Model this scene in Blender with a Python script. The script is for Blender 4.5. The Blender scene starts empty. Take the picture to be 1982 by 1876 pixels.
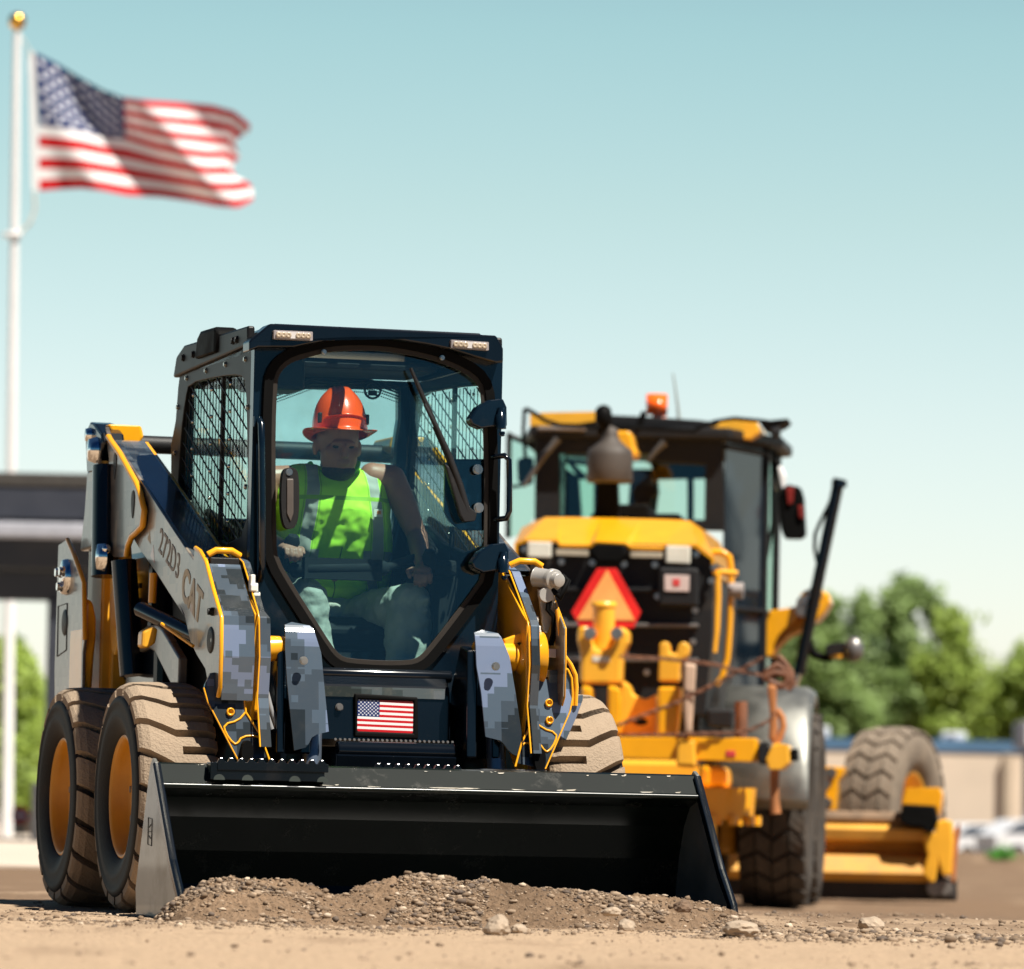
import bpy, bmesh, math, random
from math import sin, cos, pi, radians, sqrt
from mathutils import Vector, Matrix, noise
from mathutils.geometry import tessellate_polygon
import numpy as np
random.seed(7)
SC = bpy.context.scene
COL = SC.collection

# ------------------------------------------------------------------ camera
HC = 0.338                                   # eye height of the photographer lying near the ground
FPX, WPX, HPX = 10500., 1982., 1876.
PITCH, ROLL = math.atan(667/FPX), 0.0204
cam_d = bpy.data.cameras.new('camera'); cam = bpy.data.objects.new('camera', cam_d); COL.objects.link(cam)
fw = Vector((0, cos(PITCH), sin(PITCH))); up0 = Vector((0, -sin(PITCH), cos(PITCH))); rt0 = Vector((1, 0, 0))
rt = rt0*cos(ROLL) + up0*sin(ROLL); up = up0*cos(ROLL) - rt0*sin(ROLL)
cam.matrix_world = Matrix(((rt.x, up.x, -fw.x, 0), (rt.y, up.y, -fw.y, 0), (rt.z, up.z, -fw.z, HC), (0, 0, 0, 1)))
cam_d.sensor_width = 36; cam_d.lens = FPX/WPX*36
cam_d.clip_start = .5; cam_d.clip_end = 3000
cam_d.dof.use_dof = True; cam_d.dof.focus_distance = 19.9; cam_d.dof.aperture_fstop = 3.9
SC.camera = cam

# ------------------------------------------------------------------ sky, sun, exposure
SUN = Vector((.36, -.34, .87)).normalized()
sun_el = math.asin(SUN.z); sun_az = math.atan2(SUN.x, SUN.y)
w = bpy.data.worlds.new('World'); SC.world = w; w.use_nodes = True
nt = w.node_tree; nt.nodes.clear()
def wn(t, **k):
    n = nt.nodes.new(t)
    for a, b in k.items(): setattr(n, a, b)
    return n
out = wn('ShaderNodeOutputWorld'); bg = wn('ShaderNodeBackground'); sky = wn('ShaderNodeTexSky')
sky.sky_type = 'NISHITA'; sky.sun_disc = False; sky.sun_elevation = sun_el; sky.sun_rotation = sun_az
sky.air_density = 1.0; sky.dust_density = .6; sky.ozone_density = 2.0
tc = wn('ShaderNodeTexCoord'); sx = wn('ShaderNodeSeparateXYZ'); rmp = wn('ShaderNodeValToRGB'); mul = wn('ShaderNodeMix', data_type='RGBA', blend_type='MULTIPLY')
mul.inputs[0].default_value = 1
nt.links.new(tc.outputs['Generated'], sx.inputs[0]); nt.links.new(sx.outputs['Z'], rmp.inputs[0])
SKYRAMP = [(0.0, (.71, .65, .74)), (.0385, (.68, .63, .63)), (.0765, (.65, .605, .555)), (.114, (.575, .575, .47)), (.147, (.505, .56, .44)), (.25, (.18, .235, .225)), (.6, (.10, .15, .185)), (1, (.10, .15, .185))]
cr_ = rmp.color_ramp
cr_.elements[0].position = 0; cr_.elements[1].position = 1
for p, c in SKYRAMP[1:-1]: cr_.elements.new(p)
for e, (p, c) in zip(cr_.elements, SKYRAMP): e.position = p; e.color = (*c, 1)
nt.links.new(sky.outputs[0], mul.inputs[6]); nt.links.new(rmp.outputs[0], mul.inputs[7])
# the sky on the sun's side, behind the photographer, is a deeper blue
bk = wn('ShaderNodeMapRange'); bk.inputs[1].default_value = .15; bk.inputs[2].default_value = -.35; nt.links.new(sx.outputs['Y'], bk.inputs[0])
m2_ = wn('ShaderNodeMix', data_type='RGBA', blend_type='MULTIPLY'); m2_.inputs[7].default_value = (.08, .21, .38, 1); nt.links.new(bk.outputs[0], m2_.inputs[0]); nt.links.new(mul.outputs[2], m2_.inputs[6])
nt.links.new(m2_.outputs[2], bg.inputs[0]); bg.inputs[1].default_value = .15
nt.links.new(bg.outputs[0], out.inputs[0])
ld = bpy.data.lights.new('sun', 'SUN'); ld.energy = 5.0; ld.angle = radians(.53); ld.color = (1, .94, .84)
lo = bpy.data.objects.new('sun', ld); COL.objects.link(lo); lo.rotation_euler = SUN.to_track_quat('Z', 'Y').to_euler()
SC.view_settings.view_transform = 'Standard'; SC.view_settings.look = 'None'; SC.view_settings.gamma = 1
SC.view_settings.exposure = .82
SC.cycles.transparent_max_bounces = 24; SC.cycles.max_bounces = 8; SC.cycles.sample_clamp_indirect = 6

# ------------------------------------------------------------------ measuring: a pixel of the photograph -> a point at a known plane
REG = {0: (0, 0, 2560/1982), 1: (400, 780, 900/1876), 2: (100, 980, 620/1876), 3: (80, 1500, 620/1418), 4: (640, 1500, 660/1982), 5: (1150, 1300, 550/1474),
       6: (1250, 900, 900/1982), 7: (1400, 1500, 750/1655), 8: (1950, 1350, 610/1067), 9: (0, 1100, 300/425), 10: (0, 0, 700/1876), 11: (300, 1850, 800/1982),
       12: (1000, 1850, 1000/1982), 13: (650, 900, 450/1688), 14: (650, 1350, 450/1982), 15: (340, 1240, 320/1501), 16: (120, 1330, 300/1251), 17: (420, 800, 240/1501),
       18: (1130, 960, 160/556), 19: (1280, 970, 420/1982), 20: (1700, 1450, 450/1655), 21: (2000, 1750, 560/1910)}
def ray(r, x, y):
    a, b, s = REG[r]; px, py = (a+x*s)*.77422, (b+y*s)*.77422
    return fw + rt*((px-WPX/2)/FPX) + up*((HPX/2-py)/FPX)
def at(px, py, Y, r=0):
    d = ray(r, px, py); t = Y/d.y; return Vector((d.x*t, Y, HC+d.z*t))
class Frame:
    def __init__(s, ox, oy, yaw, oz=0):
        s.o = Vector((ox, oy, oz)); s.yaw = yaw; s.u = Vector((cos(yaw), sin(yaw), 0)); s.v = Vector((-sin(yaw), cos(yaw), 0))
    def loc(s, p):
        q = p - s.o; return q.dot(s.u), q.dot(s.v), q.z
    def V(s, r, v, *pts):      # points on the plane v = const -> (u, z)
        o = []
        for x, y in pts:
            d = ray(r, x, y); t = (v + s.o.dot(s.v))/d.dot(s.v); p = s.loc(Vector((0, 0, HC))+d*t); o.append((p[0], p[2]))
        return o
    def U(s, r, u, *pts):      # points on the plane u = const -> (v, z)
        o = []
        for x, y in pts:
            d = ray(r, x, y); t = (u + s.o.dot(s.u))/d.dot(s.u); p = s.loc(Vector((0, 0, HC))+d*t); o.append((p[1], p[2]))
        return o
L = Frame(-.555, 20.5356, radians(16.5))

# ------------------------------------------------------------------ materials
MATS = {}
def nodes(m):
    m.use_nodes = True; t = m.node_tree; b = t.nodes.get('Principled BSDF'); return t, b
def mat(name, col, rough=.5, metal=0, coat=0, var=.12, vscale=6, bump=0, bscale=60, dust=0, dustcol=(.36, .26, .17), dscale=5, spec=.5, emit=0, coat_r=.05):
    if name in MATS: return MATS[name]
    m = bpy.data.materials.new(name); t, b = nodes(m); N = t.nodes; K = t.links
    tc = N.new('ShaderNodeTexCoord')
    n = N.new('ShaderNodeTexNoise'); n.inputs['Scale'].default_value = vscale; n.inputs['Detail'].default_value = 5; K.new(tc.outputs['Object'], n.inputs['Vector'])
    mp = N.new('ShaderNodeMapRange'); mp.inputs[1].default_value = .3; mp.inputs[2].default_value = .7; mp.inputs[3].default_value = 1-var; mp.inputs[4].default_value = 1+var; K.new(n.outputs[0], mp.inputs[0])
    mx = N.new('ShaderNodeMix'); mx.data_type = 'RGBA'; mx.blend_type = 'MULTIPLY'; mx.inputs[0].default_value = 1; mx.inputs[6].default_value = (*col, 1); K.new(mp.outputs[0], mx.inputs[7])
    last = mx.outputs[2]
    if dust:
        d = N.new('ShaderNodeTexNoise'); d.inputs['Scale'].default_value = dscale; d.inputs['Detail'].default_value = 8; d.inputs['Roughness'].default_value = .7; K.new(tc.outputs['Object'], d.inputs['Vector'])
        dm = N.new('ShaderNodeMapRange'); dm.inputs[1].default_value = .62-dust*.5; dm.inputs[2].default_value = .85-dust*.45; dm.inputs[4].default_value = min(1, .08+dust*1.7); K.new(d.outputs[0], dm.inputs[0])
        m2 = N.new('ShaderNodeMix'); m2.data_type = 'RGBA'; K.new(dm.outputs[0], m2.inputs[0]); K.new(last, m2.inputs[6]); m2.inputs[7].default_value = (*dustcol, 1); last = m2.outputs[2]
        rr = N.new('ShaderNodeMapRange'); rr.inputs[3].default_value = rough; rr.inputs[4].default_value = .9; K.new(dm.outputs[0], rr.inputs[0]); K.new(rr.outputs[0], b.inputs['Roughness'])
    else:
        rr = N.new('ShaderNodeMapRange'); rr.inputs[1].default_value = .3; rr.inputs[2].default_value = .7; rr.inputs[3].default_value = max(.02, rough*.8); rr.inputs[4].default_value = min(1, rough*1.25); K.new(n.outputs[0], rr.inputs[0]); K.new(rr.outputs[0], b.inputs['Roughness'])
    K.new(last, b.inputs['Base Color'])
    b.inputs['Metallic'].default_value = metal; b.inputs['Coat Weight'].default_value = coat; b.inputs['Coat Roughness'].default_value = coat_r
    b.inputs['Specular IOR Level'].default_value = spec
    if bump:
        bn = N.new('ShaderNodeTexNoise'); bn.inputs['Scale'].default_value = bscale; bn.inputs['Detail'].default_value = 6; K.new(tc.outputs['Object'], bn.inputs['Vector'])
        bb = N.new('ShaderNodeBump'); bb.inputs['Strength'].default_value = bump; bb.inputs['Distance'].default_value = .01; K.new(bn.outputs[0], bb.inputs['Height']); K.new(bb.outputs[0], b.inputs['Normal'])
    if emit: K.new(last, b.inputs['Emission Color']); b.inputs['Emission Strength'].default_value = emit
    m['last'] = 1; MATS[name] = m; return m
def camo(name, cols, cell=.03, rough=.22, coat=.6, scale=4.2, dust=.12):
    m = bpy.data.materials.new(name); t, b = nodes(m); N = t.nodes; K = t.links
    tc = N.new('ShaderNodeTexCoord')
    def snapnoise(c, sc, off):
        ad = N.new('ShaderNodeVectorMath'); ad.operation = 'ADD'; ad.inputs[1].default_value = (off+.0137, off+.0071, off+.0113); K.new(tc.outputs['Object'], ad.inputs[0])
        sn = N.new('ShaderNodeVectorMath'); sn.operation = 'SNAP'; sn.inputs[1].default_value = (c, c*40, c) if False else (c, c, c); K.new(ad.outputs[0], sn.inputs[0])
        n = N.new('ShaderNodeTexNoise'); n.inputs['Scale'].default_value = sc; n.inputs['Detail'].default_value = 3; n.inputs['Roughness'].default_value = .6; K.new(sn.outputs[0], n.inputs['Vector'])
        return n.outputs[0]
    a = snapnoise(cell, scale, 3.1)
    r = N.new('ShaderNodeValToRGB'); r.color_ramp.interpolation = 'CONSTANT'
    pos = [0, .44, .5, .57]
    for i, p in enumerate(pos):
        e = r.color_ramp.elements[i] if i < 2 else r.color_ramp.elements.new(p)
        e.position = p; e.color = (*cols[i], 1)
    K.new(a, r.inputs[0])
    last = r.outputs[0]
    d = N.new('ShaderNodeTexNoise'); d.inputs['Scale'].default_value = 9; d.inputs['Detail'].default_value = 8; d.inputs['Roughness'].default_value = .75; K.new(tc.outputs['Object'], d.inputs['Vector'])
    dm = N.new('ShaderNodeMapRange'); dm.inputs[1].default_value = .5; dm.inputs[2].default_value = .8; dm.inputs[3].default_value = dust*.3; dm.inputs[4].default_value = dust*3; K.new(d.outputs[0], dm.inputs[0])
    m2 = N.new('ShaderNodeMix'); m2.data_type = 'RGBA'; K.new(dm.outputs[0], m2.inputs[0]); K.new(last, m2.inputs[6]); m2.inputs[7].default_value = (.33, .27, .2, 1)
    K.new(m2.outputs[2], b.inputs['Base Color']); b.inputs['Roughness'].default_value = rough; b.inputs['Coat Weight'].default_value = coat; b.inputs['Coat Roughness'].default_value = .08
    MATS[name] = m; return m
def glass(name, tint, refl=.06, haze=0.0, hazecol=(.5, .6, .6)):
    m = bpy.data.materials.new(name); t, b = nodes(m); N = t.nodes; K = t.links; N.remove(b)
    o = N['Material Output']; tr = N.new('ShaderNodeBsdfTransparent'); tr.inputs[0].default_value = (*tint, 1)
    g = N.new('ShaderNodeBsdfGlossy'); g.inputs['Roughness'].default_value = .02; g.inputs[0].default_value = (1, 1, 1, 1)
    lw = N.new('ShaderNodeLayerWeight'); lw.inputs[0].default_value = .35
    mr = N.new('ShaderNodeMapRange'); mr.inputs[3].default_value = refl; mr.inputs[4].default_value = .7; K.new(lw.outputs['Facing'], mr.inputs[0])
    pw = N.new('ShaderNodeMath'); pw.operation = 'POWER'; pw.inputs[1].default_value = 3; K.new(lw.outputs['Facing'], pw.inputs[0]); K.new(pw.outputs[0], mr.inputs[0]); mr.inputs[4].default_value = .45
    mx = N.new('ShaderNodeMixShader'); K.new(mr.outputs[0], mx.inputs[0]); K.new(tr.outputs[0], mx.inputs[1]); K.new(g.outputs[0], mx.inputs[2])
    last = mx.outputs[0]
    if haze:
        df = N.new('ShaderNodeBsdfDiffuse'); df.inputs[0].default_value = (*hazecol, 1)
        tc = N.new('ShaderNodeTexCoord'); n = N.new('ShaderNodeTexNoise'); n.inputs['Scale'].default_value = 7; n.inputs['Detail'].default_value = 6; K.new(tc.outputs['Object'], n.inputs['Vector'])
        hm = N.new('ShaderNodeMapRange'); hm.inputs[1].default_value = .35; hm.inputs[2].default_value = .7; hm.inputs[3].default_value = haze*.4; hm.inputs[4].default_value = haze*1.5; K.new(n.outputs[0], hm.inputs[0])
        m2 = N.new('ShaderNodeMixShader'); K.new(hm.outputs[0], m2.inputs[0]); K.new(last, m2.inputs[1]); K.new(df.outputs[0], m2.inputs[2]); last = m2.outputs[0]
    K.new(last, o.inputs[0]); MATS[name] = m; return m
DUST = (.40, .295, .20)
BLACK = mat('black_gloss', (.003, .005, .008), .14, coat=0, var=.2, dust=.02, dustcol=(.12, .1, .08))
NAVY = mat('black_cab', (.003, .009, .017), .15, coat=0, var=.15, dust=.03, dustcol=(.1, .09, .08))
MATTE = mat('black_plastic', (.013, .013, .014), .5, spec=.3, bump=.15, bscale=300, dust=.08, dustcol=(.2, .16, .12))
RUB = mat('black_rubber', (.005, .005, .005), .6, spec=.06)
TAUPE = mat('frame_seal', (.032, .027, .023), .5, spec=.2, bump=.2, bscale=500)
YEL = mat('yellow_paint', (.88, .39, .008), .28, coat=.5, var=.06, dust=.06, dustcol=(.45, .25, .08))
YELD = mat('yellow_dusty', (.88, .43, .03), .36, coat=.25, var=.12, vscale=3, dust=.13, dustcol=(.34, .19, .07), dscale=4)
RIMY = mat('rim_yellow', (.62, .26, .010), .4, var=.12, dust=.12, dustcol=(.32, .17, .06))
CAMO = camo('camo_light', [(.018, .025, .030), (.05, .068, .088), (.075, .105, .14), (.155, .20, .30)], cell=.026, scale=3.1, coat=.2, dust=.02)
CAMOD = camo('camo_side', [(.045, .042, .040), (.085, .076, .07), (.135, .12, .105), (.25, .21, .16)], cell=.036, rough=.3, coat=.3, dust=.15)  # side camouflage, warm ground reflection mixed into its colours
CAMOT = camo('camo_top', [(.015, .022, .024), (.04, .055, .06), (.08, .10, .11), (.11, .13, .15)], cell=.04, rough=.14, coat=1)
TREAD = mat('tread_dust', (.32, .24, .165), .85, var=.2, vscale=9, bump=.6, bscale=120, dust=.32, dustcol=(.17, .12, .08), dscale=9)
SIDEW = mat('sidewall', (.012, .010, .009), .6, spec=.2, var=.2, bump=.2, bscale=150, dust=.17, dustcol=(.07, .05, .036), dscale=6)
TYREB = mat('tyre_groove', (.045, .036, .028), .8, var=.2, dust=.3, dustcol=(.13, .1, .07), dscale=20)
CHROME = mat('chrome', (.8, .8, .8), .12, metal=1)
STEEL = mat('worn_steel', (.25, .24, .23), .42, metal=.7, var=.2, dust=.25, dustcol=(.2, .16, .12))
BOLT = mat('zinc_bolt', (.55, .53, .48), .3, metal=1)
CABS = mat('cab_side', (.008, .008, .009), .42, spec=.13, var=.2, dust=.04, dustcol=(.10, .08, .065))
WGLASS = glass('windshield_glass', (.83, .955, .95), .04)
SGLASS = glass('side_glass', (.90, .975, .945), .03)
RGLASS = glass('rear_glass', (.86, .96, .95), .03, haze=.10, hazecol=(.7, .8, .75))
GGLASS = glass('grader_glass', (.76, .90, .84), .05)

# ------------------------------------------------------------------ mesh helpers
class MB:
    def __init__(s): s.v = []; s.f = []; s.mi = []; s.sm = []; s.m = 0
    def add(s, vs, fs, smooth=False):
        o = len(s.v); s.v += [tuple(p) for p in vs]; s.f += [tuple(i+o for i in f) for f in fs]; s.mi += [s.m]*len(fs); s.sm += [smooth]*len(fs); return s
    def box(s, c, d, R=None):
        x, y, z = d[0]/2, d[1]/2, d[2]/2
        vs = [Vector((a*x, b*y, e*z)) for e in (-1, 1) for b in (-1, 1) for a in (-1, 1)]
        if R is not None: vs = [R @ p for p in vs]
        return s.add([p+Vector(c) for p in vs], [(0, 2, 3, 1), (4, 5, 7, 6), (0, 1, 5, 4), (2, 6, 7, 3), (0, 4, 6, 2), (1, 3, 7, 5)])
    def bb(s, a, b): return s.box([(p+q)/2 for p, q in zip(a, b)], [abs(p-q) for p, q in zip(a, b)])
    def prism(s, poly, ax, a, b, holes=(), smooth=False):
        def P(p, t): return {'u': (t, p[0], p[1]), 'v': (p[0], t, p[1]), 'z': (p[0], p[1], t)}[ax]
        rings = [list(poly)]+[list(h) for h in holes]; flat = [p for r in rings for p in r]; n = len(flat)
        tris = tessellate_polygon([[Vector((p[0], p[1], 0)) for p in r] for r in rings])
        vs = [P(p, a) for p in flat]+[P(p, b) for p in flat]; fs = [tuple(t) for t in tris]+[tuple(i+n for i in reversed(t)) for t in tris]
        s.add(vs, fs); base = len(s.v)-2*n; o = 0
        for r in rings:
            k = len(r)
            for i in range(k):
                j = (i+1) % k; s.f.append((base+o+i, base+o+j, base+n+o+j, base+n+o+i)); s.mi.append(s.m); s.sm.append(smooth)
            o += k
        return s
    def tube(s, path, r, n=10, cap=True, closed=False):
        path = [Vector(p) for p in path]; rs = r if isinstance(r, (list, tuple)) else [r]*len(path); vs = []; prev = None
        for i, p in enumerate(path):
            if closed: d = path[(i+1) % len(path)]-path[i-1]
            else: d = path[min(i+1, len(path)-1)]-path[max(i-1, 0)]
            d = d.normalized() if d.length > 1e-9 else Vector((0, 0, 1))
            if prev is None:
                a = d.orthogonal().normalized()
            else:
                a = prev-d*prev.dot(d); a = a.normalized() if a.length > 1e-6 else d.orthogonal().normalized()
            prev = a; b = d.cross(a)
            vs += [p+(a*cos(2*pi*k/n)+b*sin(2*pi*k/n))*rs[i] for k in range(n)]
        m = len(path); fs = []
        for i in range(m if closed else m-1):
            j = (i+1) % m
            fs += [(i*n+k, i*n+(k+1) % n, j*n+(k+1) % n, j*n+k) for k in range(n)]
        s.add(vs, fs, True)
        if cap and not closed: s.add(vs[:n], [tuple(reversed(range(n)))]); s.add(vs[-n:], [tuple(range(n))])
        return s
    def cyl(s, a, b, r, n=16, r2=None): return s.tube([a, b], [r, r if r2 is None else r2], n)
    def lathe(s, prof, c, ax, n=32, smooth=True):      # prof [(offset along axis, radius)]
        c = Vector(c); ax = Vector(ax).normalized(); a = ax.orthogonal().normalized(); b = ax.cross(a); vs = []
        for t, r in prof: vs += [c+ax*t+(a*cos(2*pi*k/n)+b*sin(2*pi*k/n))*r for k in range(n)]
        fs = [(i*n+k, i*n+(k+1) % n, (i+1)*n+(k+1) % n, (i+1)*n+k) for i in range(len(prof)-1) for k in range(n)]
        return s.add(vs, fs, smooth)
    def ell(s, c, r, n=12, m=8, R=None):
        vs = []; fs = []
        for i in range(m+1):
            th = pi*i/m
            for k in range(n):
                p = Vector((r[0]*sin(th)*cos(2*pi*k/n), r[1]*sin(th)*sin(2*pi*k/n), r[2]*cos(th)))
                if R is not None: p = R @ p
                vs.append(p+Vector(c))
        fs = [(i*n+k, (i+1)*n+k, (i+1)*n+(k+1) % n, i*n+(k+1) % n) for i in range(m) for k in range(n)]
        return s.add(vs, fs, True)
    def bolt(s, p, d, r=.012, h=.01):
        p = Vector(p); d = Vector(d).normalized(); s.cyl(p-d*.002, p+d*h*.4, r*1.25, 12); return s.cyl(p+d*h*.4, p+d*h, r, 6)
    def build(s, name, mats, parent=None, bevel=0, seg=2, auto=True, remesh=0, smooth_it=0, label=None, sub=0):
        me = bpy.data.meshes.new(name); me.from_pydata([tuple(p) for p in s.v], [], s.f)
        if not isinstance(mats, (list, tuple)): mats = [mats]
        for m in mats: me.materials.append(m)
        me.polygons.foreach_set('material_index', s.mi); me.polygons.foreach_set('use_smooth', s.sm)
        me.validate(); me.update()
        bm = bmesh.new(); bm.from_mesh(me); bmesh.ops.recalc_face_normals(bm, faces=bm.faces)
        if remesh == 0 and bevel: bmesh.ops.remove_doubles(bm, verts=bm.verts, dist=1e-5)
        bm.to_mesh(me); bm.free()
        o = bpy.data.objects.new(name, me); COL.objects.link(o)
        if parent is not None: o.parent = parent
        if bevel:
            b = o.modifiers.new('bevel', 'BEVEL'); b.width = bevel; b.segments = seg; b.limit_method = 'ANGLE'; b.angle_limit = radians(40); b.harden_normals = False
        if remesh:
            r = o.modifiers.new('remesh', 'REMESH'); r.mode = 'VOXEL'; r.voxel_size = remesh; r.use_smooth_shade = True
            if smooth_it: q = o.modifiers.new('smooth', 'SMOOTH'); q.factor = .6; q.iterations = smooth_it
        if sub:
            q = o.modifiers.new('sub', 'SUBSURF'); q.levels = sub; q.render_levels = sub
        if label: o['label'] = label
        return o
def sheet(b, poly, vf, th=.012, step=.02, s=1):
    # a bent plate: the outline (u, z) cut into level strips, each at its own depth vf(z)
    z0, z1 = min(p[1] for p in poly), max(p[1] for p in poly); n = max(2, int((z1-z0)/step)); L0 = []
    for i in range(n+1):
        z = min(z1-1e-4, max(z0+1e-4, lerp(z0, z1, i/n))); xs_ = []
        for k in range(len(poly)):
            (a, za), (c, zc) = poly[k-1], poly[k]
            if (za > z) != (zc > z): xs_.append(a+(c-a)*(z-za)/(zc-za))
        L0.append((min(xs_), max(xs_), z))
    vs = []; fs = []
    for a, c, z in L0: f = vf(z); vs += [(s*a, f, z), (s*c, f, z), (s*a, f+th, z), (s*c, f+th, z)]
    for k in range(n): o = k*4; fs += [(o, o+1, o+5, o+4), (o+2, o+6, o+7, o+3), (o, o+4, o+6, o+2), (o+1, o+3, o+7, o+5)]
    fs += [(0, 2, 3, 1), (n*4, n*4+1, n*4+3, n*4+2)]; b.add(vs, fs); return b
def empty(name, loc, rz=0, label=None, cat=None, group=None):
    o = bpy.data.objects.new(name, None); COL.objects.link(o); o.location = loc; o.rotation_euler = (0, 0, rz); o.empty_display_size = .2
    return tag(o, label, cat, group)
def tag(o, label=None, cat=None, group=None, kind=None):
    if label: o['label'] = label
    if cat: o['category'] = cat
    if group: o['group'] = group
    if kind: o['kind'] = kind
    return o
def chaikin(P, it=2):
    for _ in range(it):
        Q = []
        for i in range(len(P)):
            a, b = P[i], P[(i+1) % len(P)]
            Q += [(a[0]*.75+b[0]*.25, a[1]*.75+b[1]*.25), (a[0]*.25+b[0]*.75, a[1]*.25+b[1]*.75)]
        P = Q
    return P
def offset(P, d):
    A = sum(P[i][0]*P[(i+1) % len(P)][1]-P[(i+1) % len(P)][0]*P[i][1] for i in range(len(P)))
    sg = 1 if A > 0 else -1; R = []
    for i in range(len(P)):
        a, b, c = Vector(P[i-1]), Vector(P[i]), Vector(P[(i+1) % len(P)])
        t = (c-a).normalized() if (c-a).length > 1e-9 else Vector((1, 0)); R.append((b.x+t.y*d*sg, b.y-t.x*d*sg))
    return R
def lerp(a, b, t): return a+(b-a)*t
def copy_tree(o, parent=None):
    c = o.copy(); COL.objects.link(c)
    if parent is not None: c.parent = parent
    for ch in list(o.children): copy_tree(ch, c)
    return c
def interp(x, pts):
    if x <= pts[0][0]: return pts[0][1]
    for (a, b), (c, d) in zip(pts, pts[1:]):
        if x <= c: return lerp(b, d, (x-a)/(c-a) if c > a else 0)
    return pts[-1][1]
# ------------------------------------------------------------------ ground
def sstep(a, b, x):
    t = max(0., min(1., (x-a)/(b-a))); return t*t*(3-2*t)
def gz(X, Y):
    z = -.15*sstep(22, 35, Y)*sstep(-1.2, .6, X)
    if 70 < Y < 110: z += .34*math.exp(-((Y-88)/5)**2)*sstep(6.0, 7.4, X)*(.8+.35*noise.noise(Vector((X*.8, 0, 3))))
    return z
def rough(X, Y):
    a = .5+.5*noise.noise(Vector((X*.9+7, Y*.5, 0)))
    n = .011*noise.noise(Vector((X*1.6, Y*1.1, 1))) + .006*noise.noise(Vector((X*5, Y*4, 2)))
    if Y < 45:
        n += .007*a*noise.noise(Vector((X*16, Y*13, 3)))
        if Y < 21: n += .0042*noise.noise(Vector((X*42, Y*38, 4)))
    return n*sstep(8, 13, Y)
ys = [4, 8, 10, 11, 11.6]; y = 12.
while y < 700:
    ys.append(y); y += .035 if y < 17 else .02 if y < 19.6 else .06 if y < 24 else .2 if y < 45 else y*.02
xs = [i*.02 for i in range(0, 112)]; x = 2.26
while x < 500: xs.append(x); x *= 1.05
xs = [-a for a in reversed(xs[1:])]+xs
nx = len(xs); V = []
for yy in ys:
    for xx in xs:
        k = 1 if yy < 24 else 1+(yy-24)*.02
        X = xx*k if abs(xx) < 100 else xx
        V.append((X, yy, gz(X, yy)+(rough(X, yy) if abs(X) < 12 else 0)))
F = [(j*nx+i, j*nx+i+1, (j+1)*nx+i+1, (j+1)*nx+i) for j in range(len(ys)-1) for i in range(nx-1)]
me = bpy.data.meshes.new('ground'); me.from_pydata(V, [], F); me.polygons.foreach_set('use_smooth', [True]*len(F))
ground = bpy.data.objects.new('ground', me); COL.objects.link(ground); tag(ground, 'dry tan dirt of the construction yard', kind='structure')
def soil(name, pale, brown, lo, hi, posmask=True):
    m = bpy.data.materials.new(name); t, b = nodes(m); N = t.nodes; K = t.links
    tc = N.new('ShaderNodeTexCoord'); mp = N.new('ShaderNodeMapping'); mp.inputs['Scale'].default_value = (1, .45, 1); K.new(tc.outputs['Object'], mp.inputs[0])
    n = N.new('ShaderNodeTexNoise'); n.inputs['Scale'].default_value = 1.3; n.inputs['Detail'].default_value = 7; n.inputs['Roughness'].default_value = .62; K.new(mp.outputs[0], n.inputs['Vector'])
    v = n.outputs[0]
    if posmask:
        sx = N.new('ShaderNodeSeparateXYZ'); K.new(tc.outputs['Object'], sx.inputs[0])
        a = N.new('ShaderNodeMapRange'); a.inputs[1].default_value = 17.8; a.inputs[2].default_value = 24; a.inputs[3].default_value = -.16; a.inputs[4].default_value = .2; K.new(sx.outputs['Y'], a.inputs[0])
        ad = N.new('ShaderNodeMath'); K.new(v, ad.inputs[0]); K.new(a.outputs[0], ad.inputs[1]); v = ad.outputs[0]
    r = N.new('ShaderNodeMapRange'); r.inputs[1].default_value = lo; r.inputs[2].default_value = hi; K.new(v, r.inputs[0])
    mx = N.new('ShaderNodeMix'); mx.data_type = 'RGBA'; K.new(r.outputs[0], mx.inputs[0]); mx.inputs[6].default_value = (*pale, 1); mx.inputs[7].default_value = (*brown, 1)
    f = N.new('ShaderNodeTexNoise'); f.inputs['Scale'].default_value = 45; f.inputs['Detail'].default_value = 6; f.inputs['Roughness'].default_value = .7; K.new(tc.outputs['Object'], f.inputs['Vector'])
    fr = N.new('ShaderNodeMapRange'); fr.inputs[1].default_value = .3; fr.inputs[2].default_value = .7; fr.inputs[3].default_value = .66; fr.inputs[4].default_value = 1.22; K.new(f.outputs[0], fr.inputs[0])
    m2 = N.new('ShaderNodeMix'); m2.data_type = 'RGBA'; m2.blend_type = 'MULTIPLY'; m2.inputs[0].default_value = 1; K.new(mx.outputs[2], m2.inputs[6]); K.new(fr.outputs[0], m2.inputs[7])
    K.new(m2.outputs[2], b.inputs['Base Color']); b.inputs['Roughness'].default_value = .95; b.inputs['Specular IOR Level'].default_value = .2
    bp = N.new('ShaderNodeBump'); bp.inputs['Strength'].default_value = .8; bp.inputs['Distance'].default_value = .012; K.new(f.outputs[0], bp.inputs['Height']); K.new(bp.outputs[0], b.inputs['Normal'])
    return m
me.materials.append(soil('dirt', (.41, .295, .195), (.185, .12, .074), .40, .64))

# paved apron under the shelter
CONC = mat('concrete', (.50, .42, .34), .9, var=.1, vscale=.8, bump=.2, bscale=8)
pv = MB(); pv.bb((-60, 37, -.2), (-2.2, 260, .03)); tag(pv.build('pavement', CONC, bevel=.01), 'pale concrete apron under the dark shelter', kind='structure')

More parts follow.
